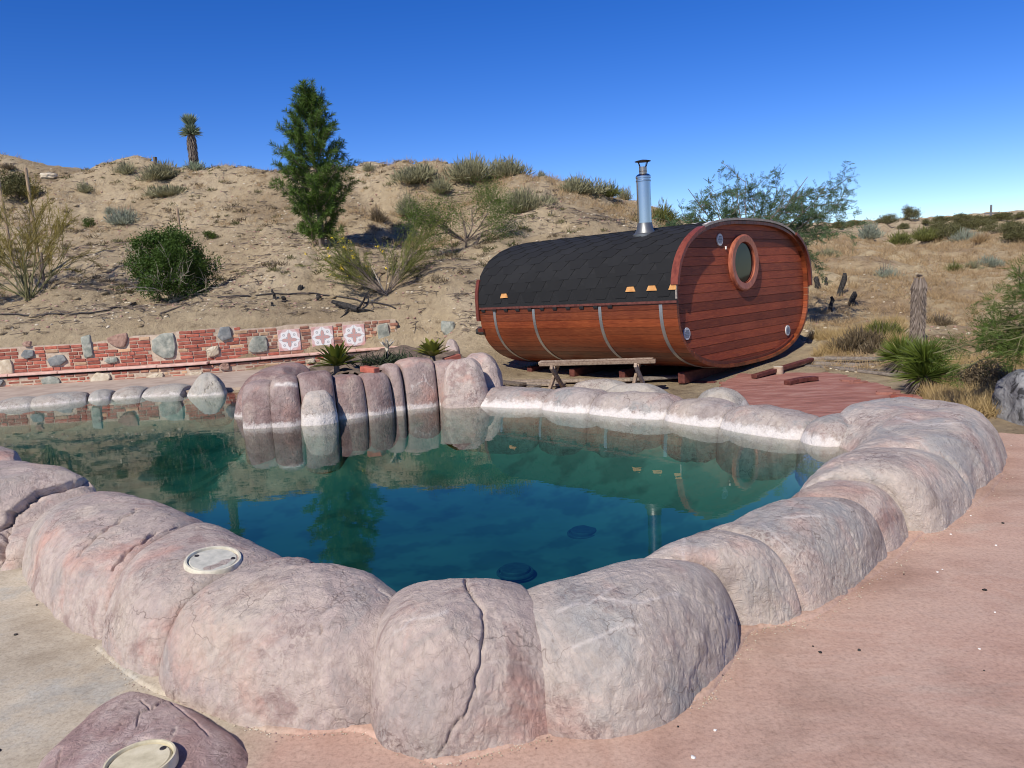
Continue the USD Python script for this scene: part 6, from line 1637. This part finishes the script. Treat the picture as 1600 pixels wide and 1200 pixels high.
# burned wood, hose, fallen branches
def stump(px, py, hpx, lean, label, r_=.05, name='burned_stump'):
    c = hill(px, py); k = float((c - EYE) @ FWD) / FPX; h = hpx * k
    r = np.random.default_rng(int(px + py))
    pts = [c - (0, 0, .08)] + [c + np.array([lean * h * u + r.normal(0, .012), r.normal(0, .012), h * u]) for u in (.25, .5, .75, 1)]
    v, f = tube(pts, r_ * np.array([1.2, 1.0, .85, .9, .5]) * r.uniform(.85, 1.15, 5), 9)
    v = v + (meshkit.fbm(v * 18, 3, 3) - .5)[:, None] * .035
    put(name, (v, f), 'charcoal', 40, label=label, cat='stump')
stump(1312, 462, 34, .28, 'tallest charred stump in the dry grass right of the cabin', .07)
stump(1330, 478, 22, .25, 'short charred stump lowest on the right of the charred group', .07)
stump(1278, 450, 18, -.2, 'charred stump nearest the cabin edge', .07)
stump(1297, 486, 22, .1, 'brownish burned stub low in the charred group', .05)
stump(1290, 445, 12, .1, 'small burned stub between two charred stumps', .04)
def branch(pts, rad, mt, label, name='fallen_branch', lift=.02, sides=6):
    P = np.array([hill(x, y) + (0, 0, lift + (q[0] if q else 0)) for x, y, *q in pts])
    put(name, tube(P, np.linspace(rad, rad * .5, len(P)), sides), mt, 40, label=label, cat='branch')
P = [hill(x, y) + (0, 0, .05 + dz) for x, y, dz in ((520, 480, .06), (545, 486, .03), (560, 490, .03))]
put('charred_log', join([tube(P, [.035, .065, .05], 8), tube([P[2], hill(570, 478) + (0, 0, .12), hill(572, 472) + (0, 0, .14)], [.03, .02, .01], 6), tube([P[2], hill(578, 487) + (0, 0, .02), hill(584, 489) + (0, 0, .02)], [.03, .018, .008], 6), tube([P[1], hill(540, 492) + (0, 0, .02), hill(532, 497) + (0, 0, .0)], [.02, .015, .008], 6)]), 'charcoal', 40, label='forked charred log lying above the tiles', cat='log')
stump(429, 468, 16, -.15, 'upright burned peg on the slope above the tiles', .03)
stump(441, 471, 8, .5, 'small burned lump beside the upright peg', .05)
stump(497, 468, 8, .1, 'burned knot beside the black hose', .05)
stump(426, 478, 6, .2, 'small charred bit below the upright peg', .03)
stump(468, 451, 4, .6, 'small charred piece highest on the slope above the tiles', .05)
branch([(250, 492), (270, 485), (288, 478)], .018, 'bark', 'forked dead branch lying above the brick wall')
branch([(346, 445), (368, 433), (388, 421)], .014, 'bark', 'thin dead stick on the slope right of the leafy shrub')
branch([(452, 382), (470, 384), (500, 386)], .014, 'bark', 'dark stick lying left of the pine foot')
branch([(112, 390), (130, 388), (148, 389)], .016, 'bark', 'dark stick lying on the left slope')
branch([(88, 366), (100, 357), (112, 350)], .018, 'bark', 'dark stick slanting below the bright green bush')
branch([(118, 366), (128, 361), (136, 357)], .018, 'bark', 'short dark stick right under the bright green bush')
branch([(872, 312), (882, 308), (900, 318)], .01, 'pale_bark', 'pale stick on the slope above the roof')
def hose(pts, label):
    P = np.array([hill(x, y) + (0, 0, .03) for x, y in pts])
    s = np.linspace(0, 1, 40); u = np.linspace(0, 1, len(P))
    Q = PchipInterpolator(u, P)(s); Q[:, 2] = zt(Q[:, 0], Q[:, 1]) + .025
    put('irrigation_hose', tube(Q, .015, 6), 'black_hose', True, label=label, cat='hose')
hose([(-30, 491), (60, 494), (120, 492), (170, 486), (212, 475)], 'black hose along the slope left of the leafy shrub')
hose([(340, 467), (400, 465), (450, 462), (500, 462), (540, 467), (580, 475), (618, 484)], 'black hose along the slope above the tiles')

# litter and grasses: uncountable
def instancer(name, protos, pos, scale, r, look=None):
    pi = UsdGeom.PointInstancer.Define(stage, '/World/' + name)
    rel = pi.CreatePrototypesRel()
    for i, (pn, m, mt, sm) in enumerate(protos):
        p = f'/World/{name}/{pn}_{i:03d}' if i else f'/World/{name}/{pn}'
        usdkit.mesh(stage, p, m, L + mt, sm); rel.AddTarget(p)
    n = len(pos)
    pi.CreateProtoIndicesAttr(Vt.IntArray.FromNumpy(r.integers(0, len(protos), n).astype(np.int32)))
    pi.CreatePositionsAttr(Vt.Vec3fArray.FromNumpy(pos.astype(np.float32)))
    a = r.uniform(0, 2 * np.pi, n)
    pi.CreateOrientationsAttr(Vt.QuathArray([Gf.Quath(float(math.cos(x / 2)), 0, 0, float(math.sin(x / 2))) for x in a]))
    s = np.asarray(scale, float)
    pi.CreateScalesAttr(Vt.Vec3fArray.FromNumpy(np.repeat(s[:, None], 3, 1).astype(np.float32)))
    tag(pi, kind='stuff')
    return pi
r = np.random.default_rng(101)
def scatter(n, pxr, pyr, test=None):
    """points on the ground over a patch of land, evenly as seen"""
    out = []
    px = r.uniform(*pxr, n); Y = np.exp(r.uniform(math.log(pyr[0]), math.log(pyr[1]), n))
    k = (px - 800) / FPX
    x, y = k * Y, Y
    P = np.stack([x, y, zt(x, y)], 1)
    ok = P[:, 2] > -.5
    if test is not None: ok &= test(P)
    return P[ok]
def tuft(seed, n, h, w, spread, up=.35):
    q = np.random.default_rng(seed)
    return blades(np.column_stack([q.normal(0, spread, n), q.normal(0, spread, n), np.full(n, -.02)]), unit(sphere_dirs(n, q, up) + (0, 0, .4)), h * q.uniform(.4, 1.1, n), w, q.uniform(.0, .35, n), q)
not_slab = lambda P: ~shapely.contains_xy(rp.buffer(.1), P[:, 0], P[:, 1]) & ~shapely.contains_xy(patio_poly.buffer(.12), P[:, 0], P[:, 1])
cabp = Polygon([S(a, l, 0)[:2] for a, l in ((-.5, -.4), (4.4, -.4), (4.4, LEN + .3), (-.5, LEN + .3))])
free = lambda P: not_slab(P) & ~shapely.contains_xy(cabp, P[:, 0], P[:, 1])
pos = np.vstack([scatter(4200, (1255, 2000), (9.8, 42), lambda P: free(P) & (meshkit.fbm(P * .35, 3, 4) > .40)), scatter(2600, (1255, 1900), (14, 60), free)])
instancer('dry_grass', [('tuft', tuft(i, 26, .20, .006, .06), 'dry_grass_look', False) for i in range(4)], pos, r.uniform(.5, 1.3, len(pos)) * np.clip(pos[:, 1] / 16, .8, 1.8), r)
pos = scatter(2600, (1452, 1720), (7.0, 9.6), lambda P: not_slab(P))
pos = np.vstack([pos, scatter(500, (1270, 1420), (11.2, 13.5), free)])
instancer('golden_grass', [('tuft', tuft(10 + i, 40, .24, .006, .04, .5), 'gold_grass_look', False) for i in range(3)], pos, r.uniform(.5, 1.15, len(pos)), r)
def crest(P):
    kx = P[:, 0] / P[:, 1] * FPX + 800
    cy = np.interp(kx, [0, 300, 450, 560, 740, 960], [25, 23.6, 23, 22.6, 21.6, 23])
    return (kx > 540) & (P[:, 1] > cy - 3.4) & (P[:, 1] < cy + 1) & (meshkit.fbm(P * .8, 3, 9) > .42)
pos = np.vstack([scatter(2400, (540, 1060), (17, 25), crest), scatter(500, (0, 560), (20, 25.5))])
instancer('crest_grass', [('tuft', tuft(20 + i, 22, .24, .008, .08), 'dry_grass_look', False) for i in range(3)], pos, r.uniform(.4, 1.1, len(pos)), r)
onhill = lambda P: P[:, 1] > np.interp(P[:, 0] / P[:, 1] * FPX + 800, [-60, 300, 625, 760, 1100], [13.7, 13.9, 14.8, 12.8, 13.0])
def twig(seed):
    q = np.random.default_rng(seed)
    return join([tube([(-.09, 0, .01), (0, q.normal(0, .02), .02), (.09, q.normal(0, .03), .012)], [.005, .005, .003], 4), tube([(0, 0, .02), (.05, .05, .03)], [.004, .002], 4)])
pos = scatter(4600, (-60, 1100), (13.6, 25), lambda P: onhill(P) & (meshkit.fbm(P * .7, 3, 14) > .45))
instancer('dead_twigs', [('twig', twig(i), 'bark', False) for i in range(4)], pos, r.uniform(.5, 1.8, len(pos)), r)
def pebble(seed):
    m = trimesh.creation.icosphere(1); q = np.random.default_rng(seed)
    v = np.array(m.vertices) * (1 + q.normal(0, .15, (len(m.vertices), 1))) * (.022, .018, .012)
    return v, np.array(m.faces)
pos = np.vstack([scatter(5000, (-60, 1100), (13.6, 25), onhill), scatter(700, (1255, 1600), (9.8, 24), free)])
instancer('pebbles', [('pebble', pebble(i), 'buff_stone' if i % 2 else 'rough_red_stone', True) for i in range(4)], pos, r.uniform(.4, 1.5, len(pos)) ** 1.5, r)
def clod(seed):
    m = trimesh.creation.icosphere(2); q = np.random.default_rng(seed)
    v = np.array(m.vertices); v = v * (1 + (meshkit.fbm(v * 1.6 + seed, 3, seed)[:, None] - .5) * .9) * (.045, .04, .022)
    return v, np.array(m.faces)
pos = scatter(1300, (-60, 1100), (13.6, 25), lambda P: onhill(P) & (meshkit.fbm(P * .5, 3, 19) > .47))
instancer('soil_clods', [('clod', clod(i), 'dry_soil', True) for i in range(3)], pos, r.uniform(.3, 1.6, len(pos)) ** 1.4, r)
pos = scatter(1100, (-60, 1100), (15, 25), lambda P: onhill(P) & (meshkit.fbm(P * .7, 3, 33) > .5))
instancer('low_scrub', [('tuft', tuft(40 + i, 46, .16, .012, .07, .1), 'brown_scrub' if i % 2 else 'dark_scrub', False) for i in range(4)], pos, r.uniform(.4, 1.2, len(pos)), r)
# grit along the foot of the boulders
a = r.uniform(0, 1, 1600)
ring_ = LineString([SE[3][0], SE[4][0], (420, 1140), SE[5][0], (690, 1192), SE[6][0], (1105, 1087), SE[7][0], SE[8][0], SE[9][0], SE[10][0], SE[11][0], (1567, 738)])
pp = np.array([at(*(np.array(ring_.interpolate(q, True).coords[0]) + (r.normal(3, 12), r.normal(3, 6))), -.148) for q in a])
instancer('grit', [('grain', (pebble(50 + i)[0] * .11, pebble(50 + i)[1]), 'buff_stone' if i else 'dark_stone', True) for i in range(3)], pp, r.uniform(.4, 1.8, len(pp)), r)
fl = np.array([at(*ring_.interpolate(q, True).coords[0], -.15) for q in np.linspace(0, 1, 700)])
fl[:, :2] = gaussian_filter(fl[:, :2], (6, 0), mode='nearest')
tn = unit(np.gradient(fl, axis=0)); ou = np.stack([tn[:, 1], -tn[:, 0], 0 * tn[:, 0]], 1)
wd = .008 + .035 * meshkit.fbm(fl * 6, 3, 77)
rows = [fl - ou * .09 + (0, 0, .012), fl + ou * (wd * .15)[:, None] + (0, 0, .014) + np.outer(meshkit.fbm(fl * 20, 2, 5) - .5, (0, 0, .016)), fl + ou * (wd * .6)[:, None] + (0, 0, .006) + np.outer(meshkit.fbm(fl * 25, 2, 6) - .5, (0, 0, .008)), fl + ou * wd[:, None] - (0, 0, .004)]
vv = np.vstack(rows); k = np.arange(699); ff = np.vstack([np.stack([j * 700 + k, (j + 1) * 700 + k, (j + 1) * 700 + k + 1, j * 700 + k + 1], 1) for j in range(3)])
put('swept_dirt', (vv, ff), 'stamped_concrete', True, kind='stuff')
pp = np.column_stack([r.uniform(-3.5, 5, 260), r.uniform(1.8, 6.5, 260), np.full(260, -.148)])
pp = pp[shapely.contains_xy(patio_poly, pp[:, 0], pp[:, 1])]
instancer('patio_litter', [('bit', (pebble(60)[0] * .3, pebble(60)[1]), 'charcoal', True), ('bit', (pebble(61)[0] * .25, pebble(61)[1]), 'white_chip', True)], pp, r.uniform(.5, 1.6, len(pp)), r)
# stones and woody litter before the wall of the right hand bank
for i, (px, py) in enumerate([(1466, 640), (1480, 646), (1496, 652), (1448, 632)]):
    c = at(px, py, -.12)
    rock(c + (0, 0, .01), (.05, .04, .035), 'buff_stone' if i % 2 else 'dark_stone', ['small dark stone at the edge of the golden grass', 'small pale stone at the edge of the golden grass', 'dark stone rightmost along the grass edge', 'pale stone leftmost along the grass edge, by the red brick'][i], 30 + i)
